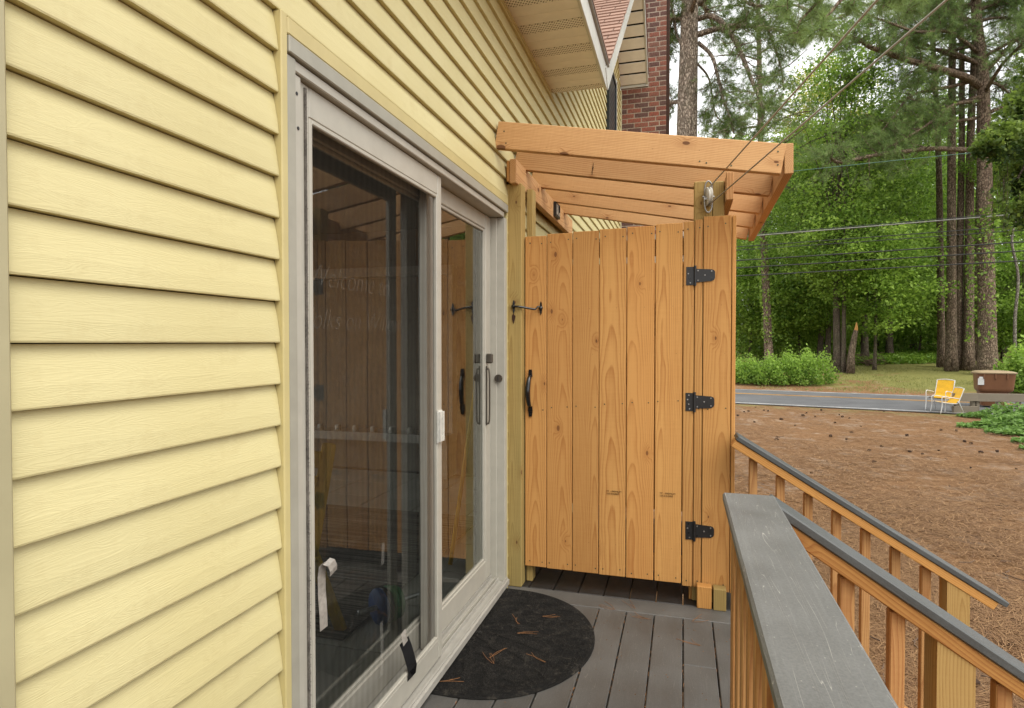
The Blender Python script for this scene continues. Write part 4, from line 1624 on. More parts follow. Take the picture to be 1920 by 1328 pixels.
# ================================================================== things by the road
def sling_chair(loc, rz, label, hs_=1.0):
    r = empty("patio_chair", loc)
    tag(r, label, "chair", "yellow sling chairs by the road")
    Mx = Matrix.Translation(Vector(loc)) @ Matrix.Rotation(rz, 4, 'Z') @ Matrix.Diagonal((1, 1, hs_, 1))

    def T(pts):
        return [Mx @ Vector(p) for p in pts]
    for s in (-1, 1):
        y_ = .27 * s
        fr = spline([(.30, y_, 0), (.26, y_, .30), (.27, y_, .56), (.22, y_, .62), (.05, y_, .60), (-.20, y_, .56)], 5)
        tube("leg", T(fr), .0125, 'chair_white', r, 8)
        tube("leg", T([(-.34, y_, 0), (-.20, y_, .40), (-.16, y_, .46)]), .0125, 'chair_white', r, 8)
        tube("back_frame", T(spline([(.24, y_ * .9, .41), (-.12, y_ * .9, .37), (-.22, y_ * .9, .50), (-.34, y_ * .9, .93)], 5)), .012, 'chair_white', r, 8)
    tube("back_frame", T(spline([(-.34, -.245, .93), (-.35, 0, .955), (-.34, .245, .93)], 5)), .012, 'chair_white', r, 8)

    def sheet(name, prof):
        V, F_ = [], []
        n = len(prof)
        for (x, z_, sag) in prof:
            for k in range(5):
                q = (k - 2) / 2
                V.append((x, q * .235, z_ - sag * (1 - q * q)))
        for i in range(n - 1):
            for k in range(4):
                F_.append((i * 5 + k, i * 5 + k + 1, i * 5 + k + 6, i * 5 + k + 5))
        o_ = len(V)
        V += [(a, b, c_ - .006) for a, b, c_ in V]
        F_ += [tuple(o_ + i for i in reversed(q)) for q in F_]
        mobj(name, T(V), F_, 'chair_yellow', r)
    sheet("seat", [(.24, .415, 0), (.1, .395, .015), (-.04, .38, .02), (-.12, .375, .01)])
    sheet("backrest", [(-.125, .38, 0), (-.22, .51, .012), (-.28, .70, .012), (-.34, .925, 0)])
    return r


gA = ground_at(1764, 18.5)
sling_chair((gA.x, gA.y, -.742), R_(-134), "upright white framed chair with yellow sling, the rear one by the road")
gB = ground_at(1776, 17.9)
sling_chair((gB.x, gB.y, -.742), R_(-172), "lower white framed chair with yellow sling, tucked in front of the upright one", .80)


def trash_bin():
    p = ground_at(1862, 19.6)
    r = empty("wheeled_bin", p)
    tag(r, "brown wheeled rubbish bin with tan lid behind the timber rail", "bin")
    Mx = Matrix.Translation(p) @ Matrix.Rotation(R_(-12), 4, 'Z')

    def lo(secs, name, mat, seg=32, e=.28):
        V, F_ = [], []
        for (z_, a, b, ox) in secs:
            for k in range(seg):
                t = 2 * math.pi * k / seg
                cx_, sx_ = math.cos(t), math.sin(t)
                V.append(Mx @ Vector((ox + a * math.copysign(abs(cx_) ** e, cx_), b * math.copysign(abs(sx_) ** e, sx_), z_)))
        n = len(secs)
        for i in range(n - 1):
            for k in range(seg):
                k2 = (k + 1) % seg
                F_.append((i * seg + k, i * seg + k2, (i + 1) * seg + k2, (i + 1) * seg + k))
        F_.append(tuple(reversed(range(seg))))
        F_.append(tuple(range((n - 1) * seg, n * seg)))
        return mobj(name, V, F_, mat, r)
    lo([(.06, .33, .28, 0), (.4, .375, .32, 0), (.50, .385, .33, 0)], "bin_body", 'plastic_brown')
    lo([(.502, .40, .35, .02), (.55, .455, .39, .02), (.60, .47, .405, .02), (1.06, .505, .435, .03), (1.10, .515, .44, .03)], "bin_collar", 'plastic_brown')
    lo([(1.102, .54, .46, .03), (1.135, .55, .47, .03), (1.15, .52, .44, .03), (1.175, .46, .38, .02), (1.20, .20, .16, 0)], "lid", 'plastic_tan')
    for x in (-.3, 0, .3):
        v, f = box_geo(x - .02, x + .02, -.462, -.43, .93, 1.10)
        mobj("rib", [Mx @ Vector(q) for q in v], f, 'plastic_brown', r)
    v, f = box_geo(-.46, -.30, -.444, -.438, .74, .95)
    mobj("paper_notice", [Mx @ Vector(q) for q in v], f, 'paper', r)
    v, f = box_geo(-.43, -.33, -.4485, -.4445, .93, 1.0)
    mobj("paper_notice", [Mx @ Vector(q) for q in v], f, 'paper', r)
    tube("lid_hinge", [Mx @ Vector((-.5, .47, 1.09)), Mx @ Vector((.5, .47, 1.09))], .022, 'plastic_tan', r)
    for s in (-1, 1):
        v, f = tube_geo([Mx @ Vector((s * .30, .33, .13)), Mx @ Vector((s * .36, .33, .13))], .13, 20)
        mobj("wheel", v, f, 'black', r)


trash_bin()


def timber_rail():
    a, b = ground_at(1788, 18.0), ground_at(1925, 18.0)
    a.z = b.z = -.75
    m_ = a.lerp(b, .33)
    r = empty("timber_rail", a)
    tag(r, "low weathered timber guard rail on short posts beside the road", "rail")
    up = (0, 0, 1)
    n = (b - a).cross(Vector(up)).normalized()
    beam("rail_beam", a + Vector((0, 0, .47)), m_ + Vector((0, 0, .47)), up, .09, .24, 'old_wood', r, .006)
    beam("rail_beam", m_ + (b - a).normalized() * .006 + Vector((0, 0, .46)) - n * .02, b + Vector((0, 0, .44)) - n * .02, up, .09, .24, 'old_wood', r, .006)
    beam("rail_beam", a + Vector((0, 0, .10)), m_ + Vector((0, 0, .10)), up, .09, .2, 'old_wood', r, .006)
    for q in (.08, .3, .36, .65, .93):
        c_ = a.lerp(b, q)
        beam("post", c_ + n * -.09 + Vector((0, 0, -.05)), c_ + n * -.09 + Vector((0, 0, .5)), (b - a), .1, .1, 'old_wood', r, .005)


timber_rail()

# pine cones
cv, cf = [], []
g = []
for i in range(5):
    g.append((-.05 + .022 * i, (.016, .026, .027, .021, .010)[i]))
for i in range(5):
    for k in range(8):
        a = 2 * math.pi * (k + .5 * (i % 2)) / 8
        rr = g[i][1] * (1.25 if k % 2 else .9)
        cv.append((g[i][0], rr * math.cos(a), rr * math.sin(a) + .022))
for i in range(4):
    for k in range(8):
        k2 = (k + 1) % 8
        cf.append((i * 8 + k, i * 8 + k2, (i + 1) * 8 + k2, (i + 1) * 8 + k))
cf += [tuple(reversed(range(8))), tuple(range(32, 40))]
cme = bpy.data.meshes.new("pine_cone")
cme.from_pydata(cv, [], cf)
cme.materials.append(M['cone'])
cones = [(1465, 787), (1432, 770), (1395, 773), (1403, 772), (1417, 764), (1384, 780), (1440, 772), (1490, 799), (1505, 780), (1512, 775), (1528, 782), (1457, 826), (1457, 820), (1558, 819), (1587, 825), (1566, 793),
         (1596, 812), (1574, 778), (1580, 783), (1614, 800), (1629, 846), (1654, 838), (1657, 772), (1700, 818), (1705, 848), (1592, 785), (1808, 829), (1820, 832), (1765, 807), (1793, 808), (1522, 888), (1543, 892), (1468, 787),
         (1745, 980), (1820, 878), (1905, 880), (1870, 848), (1822, 1285), (1640, 868), (1730, 852), (1760, 846), (1840, 850), (1415, 792), (1540, 770)]
for i, (px, py) in enumerate(cones):
    t = (CAM.z + .74) * FPX / (py - 642)
    p = at(px, py, t)
    o = bpy.data.objects.new("pine_cone", cme)
    s = random.uniform(.5, 1.15)
    link(o, None, Matrix.Translation(Vector((p.x, p.y, -.742))) @ Matrix.Rotation(random.uniform(0, 6.28), 4, 'Z') @ Matrix.Scale(s, 4))
    tag(o, "small dark pine cone lying on the brown yard", "pine cone", "pine cones on the yard")

# dry needles on mat and deck
bundles = [((.30, 2.86), .6, "on the doormat"), ((.20, 2.75), 2.2, "on the doormat"), ((.22, 2.66), .1, "on the doormat"), ((.16, 2.42), 1.2, "on the doormat"), ((.19, 2.38), 2.0, "on the doormat"),
           ((.40, 2.45), 2.4, "on the doormat"), ((.02, 2.19), .5, "on the doormat"), ((.62, 3.06), 2.5, "on the deck boards"), ((.72, 3.10), 2.0, "on the deck boards"), ((1.00, 3.03), .8, "on the deck boards"),
           ((.80, 3.00), 2.7, "on the deck boards"), ((1.03, 2.80), 2.6, "on the deck boards")]
for (c_, ang, where) in bundles:
    gl_ = []
    h = .0155 if "mat" in where else .0022
    for k in range(random.choice((2, 3, 3))):
        a = ang + random.uniform(-.35, .35)
        ln = random.uniform(.06, .11)
        p0 = Vector((c_[0] + random.uniform(-.008, .008), c_[1], h + k * .001))
        p1 = p0 + Vector((math.cos(a), math.sin(a), 0)) * ln
        pm = (p0 + p1) / 2 + Vector((-math.sin(a), math.cos(a), 0)) * random.uniform(-.012, .012)
        gl_.append(tube_geo(spline([p0, pm, p1], 4), .0008, 4))
    o = mobj("pine_needles", *join(*gl_), 'straw')
    tag(o, "few dry orange pine needles lying " + where, "pine needles", "pine needles " + where)


lit = []
for _ in range(230):
    x = random.choice([e for e in edges if .1 < e < 1.2]) + random.uniform(-.003, .003)
    y = random.uniform(1.6, 3.05)
    a, ln = random.uniform(-.25, .25) + math.pi / 2, random.uniform(.004, .02)
    p0 = Vector((x, y, -.006 + random.uniform(-.004, .004)))
    d = Vector((math.cos(a), math.sin(a), random.uniform(-.1, .1))) * ln
    lit.append(tube_geo([p0, p0 + d * .5, p0 + d], .0012, 4))
for _ in range(140):
    p0 = Vector((random.uniform(.05, 1.18), random.uniform(1.7, 3.15), .0012))
    a, ln = random.uniform(0, 6.28), random.uniform(.002, .006)
    lit.append(tube_geo([p0, p0 + Vector((math.cos(a), math.sin(a), 0)) * ln], .0009, 4))
tag(mobj("deck_litter", *join(*lit), 'straw'), "brown needle crumbs caught in the gaps of the deck", "litter", None, "stuff")

# ================================================================== cables over the road
def cable(label, z0, z1, s, rad, mat):
    pts = []
    for i in range(41):
        q = i / 40
        x = -25 + 55 * q
        pts.append((x, s - .24 * x, z0 + (z1 - z0) * q - .25 * 4 * q * (1 - q) + .12))
    tag(tube("power_line", pts, rad, mat, None, 6), label, "cable", "cables strung above the road")


cable("pale thick cable, topmost of those strung above the road", 5.32, 5.22, 23.8, .019, 'wire_light')
cable("dark cable just above the pale topmost one", 5.37, 5.27, 23.8, .011, 'wire')
cable("second dark cable below the pale topmost one", 4.98, 4.86, 23.8, .013, 'wire')
cable("third dark cable, close under the second", 4.90, 4.70, 23.8, .012, 'wire')
cable("fourth dark cable, upper of the three thick lower ones", 4.44, 4.42, 23.8, .019, 'wire')
cable("fifth dark cable, middle of the three thick lower ones", 4.17, 4.16, 23.8, .018, 'wire')
cable("lowest dark cable strung above the road", 3.88, 3.87, 23.8, .018, 'wire')
tag(tube("power_line", [at(1380, 332, 21), at(1490, 321, 20), at(1660, 303, 19), at(1830, 286, 18.5), at(2000, 270, 18)], .010, 'wire_green', None, 6), "thin green cable passing in front of the big pine trunk", "cable", "cables strung above the road")


# ================================================================== trees
def needles_at(C, D, n, ln, wd):
    """C (k,3) tuft centres, D (k,3) twig directions -> triangles"""
    k = len(C)
    C = np.repeat(C, n, 0)
    D = np.repeat(D, n, 0)
    m = len(C)
    d = D * rng.uniform(.1, 1.0, (m, 1)) + rng.normal(0, .62, (m, 3)) + np.array([0, 0, -.12])
    d /= np.linalg.norm(d, axis=1, keepdims=True)
    L_ = ln * rng.uniform(.65, 1.15, (m, 1))
    b = C - D * rng.uniform(0, .6, (m, 1)) * ln
    tip = b + d * L_
    sd_ = np.cross(d, rng.normal(0, 1, (m, 3)))
    sd_ /= np.linalg.norm(sd_, axis=1, keepdims=True) + 1e-9
    V = np.empty((m, 3, 3))
    V[:, 0] = b - sd_ * wd
    V[:, 1] = b + sd_ * wd
    V[:, 2] = tip
    tint = np.clip(np.repeat(rng.uniform(.1, .9, k), n) + rng.normal(0, .15, m), 0, 1)
    return V.reshape(-1, 3), np.arange(m * 3).reshape(-1, 3), tint


def leaves_at(C, size, up=.5, tint0=None):
    m = len(C)
    nrm = rng.normal(0, 1, (m, 3)) * (1 - up * .5) + np.array([0, 0, up * 1.3])
    nrm /= np.linalg.norm(nrm, axis=1, keepdims=True)
    a = np.cross(nrm, rng.normal(0, 1, (m, 3)))
    a /= np.linalg.norm(a, axis=1, keepdims=True) + 1e-9
    b = np.cross(nrm, a)
    s = (size * rng.uniform(.6, 1.3, m))[:, None]
    V = np.empty((m, 4, 3))
    V[:, 0] = C - a * s
    V[:, 1] = C + b * s * .62 + nrm * s * .16
    V[:, 2] = C + a * s
    V[:, 3] = C - b * s * .62 + nrm * s * .16
    tint = rng.uniform(0, 1, m) if tint0 is None else np.clip(tint0 + rng.normal(0, .18, m), 0, 1)
    return V.reshape(-1, 3), np.arange(m * 4).reshape(-1, 4), tint


def branch_twigs(P, rads, n_side, ln, geos, tufts, dirs, tuft_n=5, start=.25):
    """twigs with tufts along a limb polyline P"""
    n = len(P)
    for k in range(n_side):
        q = start + (1 - start) * (k + random.random()) / n_side
        i = min(int(q * (n - 1)), n - 2)
        p = P[i].lerp(P[i + 1], q * (n - 1) - i)
        t = (P[i + 1] - P[i]).normalized()
        s = t.orthogonal().normalized()
        s.rotate(Matrix.Rotation(random.uniform(0, 6.28), 3, t))
        d = (t * random.uniform(.3, 1.0) + s * random.uniform(.6, 1.1) + Vector((0, 0, random.uniform(-.1, .35)))).normalized()
        l2 = ln * random.uniform(.5, 1.15) * (1.1 - .5 * q)
        e = p + d * l2
        mid = (p + e) / 2 + Vector((random.uniform(-.1, .1), random.uniform(-.1, .1), random.uniform(-.12, .06))) * l2
        geos.append(tube_geo([p, mid, e], [max(rads[i] * .35, .008), .008, .005], 4, False))
        for j in range(tuft_n):
            f_ = random.uniform(.35, 1.05)
            c_ = (p.lerp(mid, f_ * 2) if f_ < .5 else mid.lerp(e, f_ * 2 - 1))
            off = Vector((random.gauss(0, .16), random.gauss(0, .16), random.gauss(0, .12))) * l2
            tufts.append(c_ + off)
            dd = (d + off * 1.5 / l2 + Vector((random.gauss(0, .3), random.gauss(0, .3), random.gauss(0, .3)))).normalized()
            dirs.append(dd)
            if j % 2 == 0:
                geos.append(tube_geo([c_, c_ + off * .6, c_ + off], [.006, .005, .004], 3, False))


def pine(label, trunk_pts, trunk_r, limbs, rnd, ndl, bark_='bark', n_side=12, twig=1.0, tuft_n=5, nn=22, group="trees along the road", seg=14):
    """trunk_pts world polyline; limbs: list of (points, r0, r1); rnd: (count, f0, f1, length)"""
    base = Vector(trunk_pts[0])
    root = empty("pine_tree", base)
    tag(root, label, "tree", group)
    T = spline(trunk_pts, 6)
    n = len(T)
    tr = [trunk_r[0] + (trunk_r[1] - trunk_r[0]) * (i / (n - 1)) for i in range(n)]
    tr[0] *= 1.35
    tr[1] *= 1.1
    geos = [tube_geo(T, tr, seg)]
    tufts, dirs = [], []
    cnt, f0, f1, ll = rnd
    allb = [(spline(p, 4), a, b) for p, a, b in limbs]
    for k in range(cnt):
        f_ = f0 + (f1 - f0) * (k + random.random()) / cnt
        i = min(int(f_ * (n - 1)), n - 2)
        p = T[i].lerp(T[i + 1], f_ * (n - 1) - i)
        a = k * 2.4 + random.uniform(-.5, .5)
        l2 = ll * random.uniform(.6, 1.1) * (1.15 - .65 * (f_ - f0) / (f1 - f0 + 1e-6))
        d = Vector((math.cos(a), math.sin(a), random.uniform(-.05, .35)))
        pts = [p, p + d * l2 * .35 + Vector((0, 0, .06 * l2)), p + d * l2 * .7, p + d * l2 + Vector((random.uniform(-.2, .2), random.uniform(-.2, .2), random.uniform(-.25, .2))) * l2 * .5]
        allb.append((spline(pts, 3), tr[i] * .38, .02))
    for P, ra, rb in allb:
        m = len(P)
        rs = [ra + (rb - ra) * i / (m - 1) for i in range(m)]
        geos.append(tube_geo(P, rs, 7))
        branch_twigs(P, rs, n_side, twig, geos, tufts, dirs, tuft_n)
    v, f = join(*geos)
    v = [Vector(q) - base for q in v]
    o = mobj("trunk", v, f, bark_, root, Matrix.Translation(base), True)
    C = np.array([tuple(q - base) for q in tufts])
    D = np.array([tuple(q) for q in dirs])
    V, F_, tint = needles_at(C, D, nn, ndl[0], ndl[1])
    me = fast_mesh("crown", V, F_, 'needle', tint)
    link(bpy.data.objects.new("crown", me), root, Matrix.Translation(base))
    return root


# big pine behind the chimney
t0 = 15.0
lo_, hi_ = at(1287.5, 255, t0), at(1293.5, 0, t0)
up_ = (hi_ - lo_) / (hi_.z - lo_.z)
tb = lo_ + up_ * (-.75 - lo_.z)


def pl(pts, t_a, t_b):
    n = len(pts)
    return [at(p[0], p[1], t_a + (t_b - t_a) * i / (n - 1)) for i, p in enumerate(pts)]


pine("thick grey pine trunk rising behind the brick chimney with drooping limbs", [tb, lo_, hi_, hi_ + up_ * 3.5, hi_ + up_ * 7], (.30, .10),
     [(pl([(1306, 36), (1335, 30), (1362, 52), (1386, 92), (1405, 140), (1424, 185), (1432, 212), (1422, 234)], 15, 13.4), .072, .030),
      (pl([(1309, 80), (1334, 104), (1345, 140), (1356, 185), (1368, 218), (1376, 250)], 15, 14.4), .052, .020),
      (pl([(1280, 36), (1262, 33), (1250, 50), (1235, 80)], 15, 15.5), .05, .03),
      (pl([(1277, 190), (1250, 192), (1215, 180)], 15, 16), .06, .03),
      (pl([(1278, 85), (1268, 62), (1260, 20), (1255, -30)], 15, 15.6), .04, .02),
      (pl([(1310, 10), (1360, -30), (1400, 5), (1440, 12), (1490, 10), (1532, 26)], 15, 12.5), .05, .02),
      (pl([(1310, -60), (1370, -50), (1430, 40), (1460, 110), (1470, 170)], 15, 16), .05, .02),
      (pl([(1308, 120), (1330, 150), (1345, 220), (1390, 240), (1450, 235)], 15, 17), .03, .012)],
     (26, .42, .98, 3.4), (.18, .0034), 'bark_near', 34, 1.05, 9, 28)

# ivy-hung pine with the long limbs at the right
tR = 30.0
g0 = ground_at(1853, tR)
TR = [g0, at(1850, 560, tR), at(1847, 400, tR), at(1845, 250, tR), at(1842, 130, tR), at(1831, 30, tR), at(1826, -120, tR), at(1830, -330, tR)]
pine("largest ivy hung pine trunk behind the rubbish bin with long bare limbs", TR, (.41, .14),
     [(pl([(1838, 162), (1812, 146), (1775, 134), (1735, 122), (1698, 112), (1662, 99), (1630, 88), (1610, 74), (1580, 70), (1525, 64)], 30, 27), .20, .05),
      (pl([(1832, 150), (1780, 163), (1730, 172), (1700, 186), (1678, 216), (1640, 262)], 30, 29), .10, .03),
      (pl([(1832, 190), (1790, 196), (1750, 226), (1700, 258), (1655, 280)], 30, 28.5), .10, .03),
      (pl([(1830, 222), (1770, 233), (1710, 256), (1655, 282)], 30, 31), .09, .03),
      (pl([(1834, 283), (1790, 280), (1740, 279), (1690, 285), (1635, 292), (1580, 304), (1562, 300), (1552, 284)], 30, 27.5), .13, .06),
      (pl([(1852, 130), (1890, 90), (1925, 50), (1950, 10)], 30, 29), .11, .05),
      (pl([(1834, 45), (1795, 30), (1745, 30), (1690, 20)], 30, 28.5), .10, .04),
      (pl([(1834, 20), (1880, 0), (1920, -30)], 30, 30), .09, .04),
      (pl([(1836, 100), (1780, 60), (1720, 60), (1660, 40), (1600, 20)], 30, 26.5), .10, .03),
      (pl([(1838, 120), (1770, 100), (1700, 75), (1640, 110), (1585, 150)], 30, 32), .10, .03),
      (pl([(1836, 0), (1760, -20), (1690, 0), (1620, 10), (1560, 40)], 30, 25), .10, .03),
      (pl([(1838, 180), (1780, 200), (1720, 215), (1650, 225), (1590, 235)], 30, 31.5), .09, .03)],
     (18, .45, .98, 5.0), (.31, .0066), 'bark', 34, 2.2, 9, 26, seg=18)

# near hanging pine spray in front of the sky
sp_base = ground_at(1700, 46)


def straight_pine(label, px, t, r, top_y, lean=0, f0=.55, limbs=14, ln=3.0, bark_='bark'):
    g_ = ground_at(px, t)
    tops = at(px + lean, top_y, t)
    mid_ = g_.lerp(tops, .5) + Vector((random.uniform(-.2, .2), 0, 0))
    return pine(label, [g_, g_.lerp(mid_, .5), mid_, mid_.lerp(tops, .5), tops], (r, r * .45), [], (limbs, f0, .98, ln), (.30, .0068), bark_, 9, 1.5, 6, 20, seg=10)


straight_pine("straight pine trunk, thicker of the twin pair", 1784, 32, .25, -260, 4, .62)
straight_pine("slimmer pine trunk pressed beside the thicker twin", 1797, 32.6, .20, -200, 6, .6)
straight_pine("leaning pine trunk between the twin pair and the largest pine", 1816, 32.2, .25, -150, 22, .62)
straight_pine("vine clad pine trunk left of the clipped hedge bush", 1443, 34, .24, -40, -22, .45, 20, 4.2)
straight_pine("pine trunk right of the leaf canopy, left of the twin pair", 1766, 34, .20, -100, -25, .6, 12)
straight_pine("distant dark pine trunk just behind the largest pine", 1830, 37, .26, -60, 5, .6, 10)


def crown_mesh(name, n_cl, n_lf, rx, rz, size, mat, mid=.5, spread=.9, up=.5):
    a = rng.uniform(0, 2 * math.pi, n_cl)
    zc = rng.uniform(-1, 1, n_cl)
    rr = np.sqrt(np.clip(1 - zc ** 2, 0, 1)) * rng.uniform(.35, 1.08, n_cl) ** .6
    cen = np.stack([np.cos(a) * rr * rx, np.sin(a) * rr * rx, zc * rz], -1)
    cen *= (1 + .22 * np.sin(a * 3 + zc * 5))[:, None]
    C = np.repeat(cen, n_lf, 0) + rng.normal(0, 1, (n_cl * n_lf, 3)) * np.array([spread, spread, spread * .42])
    tint = np.repeat(rng.uniform(.1, .9, n_cl), n_lf)
    V, F_, tt = leaves_at(C, size, up, tint)
    return fast_mesh(name, V, F_, mat, tt, 4), cen


CR = [crown_mesh("crown", 170, 105, 3.0, 4.6, .085, 'leaf', spread=.6), crown_mesh("crown", 170, 105, 3.4, 3.6, .085, 'leaf', spread=.6), crown_mesh("crown", 160, 105, 2.5, 5.4, .08, 'leaf', spread=.55)]
CL = [crown_mesh("crown", 200, 100, 3.4, 5.2, .085, 'leaf_lime', spread=.55)]
CU = [crown_mesh("crown", 130, 105, 2.3, 1.9, .075, 'leaf', spread=.38, up=.7), crown_mesh("crown", 130, 105, 2.7, 1.6, .075, 'leaf', spread=.38, up=.7)]


def hardwood(label, px, t, r, cz, var, pool=None, scale=(1, 1, 1), lean=0, bark_='bark_dark', group="hardwood trees over the road"):
    pool = pool or CR
    me, cen = pool[var % len(pool)]
    g_ = ground_at(px, t)
    root = empty("leafy_tree", g_)
    tag(root, label, "tree", group)
    c_ = Vector((g_.x + lean, g_.y, g_.z + cz))
    top = c_ + Vector((0, 0, scale[2] * 2.2))
    T = spline([g_, g_.lerp(c_, .45) + Vector((lean * .1 + random.uniform(-.15, .15), random.uniform(-.15, .15), 0)), c_, top], 5)
    n = len(T)
    rs = [r * (1.3 if i == 0 else 1 - .8 * i / (n - 1)) for i in range(n)]
    geos = [tube_geo(T, rs, 10)]
    rz = random.uniform(0, 6.28)
    Rm = Matrix.Rotation(rz, 3, 'Z')
    for q in cen[::4]:
        e = c_ + Rm @ Vector((q[0] * scale[0], q[1] * scale[1], q[2] * scale[2]))
        b = T[min(n - 1, max(2, int(n * (.45 + .4 * random.random()))))]
        geos.append(tube_geo([b, b.lerp(e, .5) + Vector((0, 0, .15)), e], [r * .22, r * .12, .012], 5, False))
    v, f = join(*geos)
    v = [Vector(q) - g_ for q in v]
    mobj("trunk", v, f, bark_, root, Matrix.Translation(g_), True)
    o = bpy.data.objects.new("crown", me)
    link(o, root, Matrix.Translation(c_) @ Matrix.Rotation(rz, 4, 'Z') @ Matrix.Diagonal((*scale, 1)))
    return root


hw = [("slim hardwood trunk, left of the pair behind the hedge bush", 1536, 38, .19, 7.5, 0, None, (1, 1, 1)),
      ("slim hardwood trunk, right of the pair behind the hedge bush", 1551, 37, .18, 10.5, 1, None, (1, 1, 1)),
      ("leafy tree on the left stem of the triple trunk clump", 1571, 33, .22, 11.5, 2, None, (1.15, 1.15, 1.1)),
      ("leafy tree on the thin middle stem of the triple trunk clump", 1582, 32.7, .14, 6.6, 1, CU, (1.15, 1.1, 1.2)),
      ("dark leaning hardwood trunk beside the brush heap", 1622, 38, .24, 9, 0, None, (1, 1, 1.1)),
      ("hardwood trunk standing alone behind the bright ferns", 1668, 40, .24, 10, 1, None, (1.1, 1.1, 1.2)),
      ("pale slim hardwood trunk behind the bright ferns", 1712, 43, .20, 12, 2, None, (1.1, 1.1, 1.1)),
      ("yellow green tree with its top against the white sky", 1545, 44, .24, 15.2, 0, CL, (1.05, 1.0, .95)),
      ("understory tree spreading low over the triple trunk clump", 1640, 33.5, .10, 5.0, 0, CU, (1.5, 1.2, 1.3)),
      ("understory tree low behind the hedge bush", 1500, 39, .10, 4.0, 1, CU, (1.3, 1.2, 1.4)),
      ("understory tree at the wood's edge beside the shower wall", 1405, 41, .12, 4.2, 0, CU, (1.5, 1.3, 1.6)),
      ("tall leafy tree beside the shower wall, behind the vine clad pine", 1410, 46, .22, 11, 1, None, (1.2, 1.2, 1.2)),
      ("tall leafy tree filling the gap behind the hedge bush", 1480, 48, .22, 10.5, 2, None, (1.3, 1.2, 1.1)),
      ("round leafy tree behind the twin pine trunks", 1745, 46, .22, 8.5, 0, None, (1.2, 1.2, 1.1)),
      ("leafy tree behind the largest pine trunk", 1880, 42, .22, 10, 1, None, (1.2, 1.2, 1.2)),
      ("understory tree low between twin pines and largest pine", 1800, 42, .10, 4.5, 1, CU, (1.4, 1.2, 1.5)),
      ("understory tree low right of the largest pine", 1915, 36, .10, 4.0, 0, CU, (1.2, 1.2, 1.3)),
      ("understory tree in the dark gap behind the fern patch", 1690, 50, .10, 5.0, 1, CU, (1.6, 1.3, 1.7)),
      ("tall tree deep in the wood behind the fern patch", 1630, 54, .25, 13, 0, None, (1.4, 1.3, 1.3)),
      ("tall tree deep in the wood behind the twin pines", 1770, 55, .25, 14, 2, None, (1.5, 1.3, 1.3)),
      ("tall tree deep in the wood, nearest the frame's right edge", 1950, 50, .25, 13, 1, None, (1.5, 1.3, 1.3)),
      ("tall tree deep in the wood behind the slim trunk pair", 1530, 58, .25, 13, 1, None, (1.5, 1.3, 1.2)),
      ("tall tree deep in the wood, behind the shower's corner", 1380, 58, .25, 12, 2, None, (1.6, 1.3, 1.2))]
hw += [("low understory tree in the gap left of the triple trunk clump", 1556, 42, .08, 3.2, 1, CU, (1.2, 1.1, 1.3)),
       ("low understory tree in the gap behind the brush heap", 1645, 44, .08, 3.0, 0, CU, (1.3, 1.1, 1.3)),
       ("low understory tree right of the lone fern trunk", 1722, 41, .08, 3.4, 1, CU, (1.1, 1.1, 1.4)),
       ("low understory tree right behind the vine clad pine", 1462, 40, .08, 3.2, 0, CU, (1.3, 1.1, 1.4)),
       ("low understory tree in the gap beside the thin pale trunk", 1880, 38, .08, 3.0, 1, CU, (1.1, 1.1, 1.4))]
for q in hw:
    hardwood(*q)

# broken stump of the triple clump
g_ = ground_at(1595, 32.3)
sb = empty("broken_stump", g_)
tag(sb, "broken snapped trunk with raw orange wood, right of the triple clump", "stump")
v, f = tube_geo([g_, g_ + Vector((.03, 0, 1.0)), g_ + Vector((.16, 0, 1.9)), g_ + Vector((.24, 0, 2.3))], [.22, .17, .14, .11], 12)
mobj("trunk", v, f, 'bark', sb, None, True)
q = g_ + Vector((.24, 0, 2.25))
v, f = tube_geo([q, q + Vector((.02, 0, .22)), q + Vector((.03, .02, .48))], [.10, .075, .015], 5)
mobj("splintered_wood", v, f, 'cedar', sb)

# pale slim trunk at the far right
g_ = ground_at(1904, 31)
bt = empty("leafy_tree", g_)
tag(bt, "thin pale crooked trunk at the right edge behind the vine", "tree", "hardwood trees over the road")
T = spline([g_, at(1903, 600, 31), at(1909, 520, 31), at(1897, 450, 31), at(1908, 390, 31), at(1895, 330, 31)], 5)
v, f = tube_geo(T, [.09 - .05 * i / (len(T) - 1) for i in range(len(T))], 8)
mobj("trunk", [Vector(x) - g_ for x in v], f, 'bark_birch', bt, Matrix.Translation(g_), True)
o = bpy.data.objects.new("crown", CU[1][0])
link(o, bt, Matrix.Translation(at(1900, 300, 31)) @ Matrix.Diagonal((.7, .7, .8, 1)))


# climbing ivy on trunks
def ivy(label, px0, t, spans, n, size, r, mat='leaf'):
    C = []
    for _ in range(n):
        (xa, ya, xb, yb_, wgt) = random.choices(spans, [s_[4] for s_ in spans])[0]
        q = random.random()
        c_ = at(xa + (xb - xa) * q, ya + (yb_ - ya) * q, t)
        a = random.uniform(0, 6.28)
        rr = r * random.uniform(.95, 1.35)
        C.append((c_.x + math.cos(a) * rr, c_.y + math.sin(a) * rr, c_.z + random.gauss(0, .1)))
    C = np.array(C)
    V, F_, tt = leaves_at(C, size, .1)
    me = fast_mesh("climbing_ivy", V, F_, mat, tt, 4)
    tag(link(bpy.data.objects.new("climbing_ivy", me)), label, "ivy", None)


ivy("green ivy climbing the largest pine trunk", 1850, 30, [(1845, 400, 1848, 455, 3), (1840, 455, 1840, 560, 2), (1843, 560, 1838, 640, 1)], 900, .085, .47)
ivy("green ivy climbing the trunk left of the hedge bush", 1430, 34, [(1424, 380, 1428, 480, 3), (1430, 480, 1437, 560, 1.6), (1437, 560, 1443, 640, 1)], 1100, .085, .27)


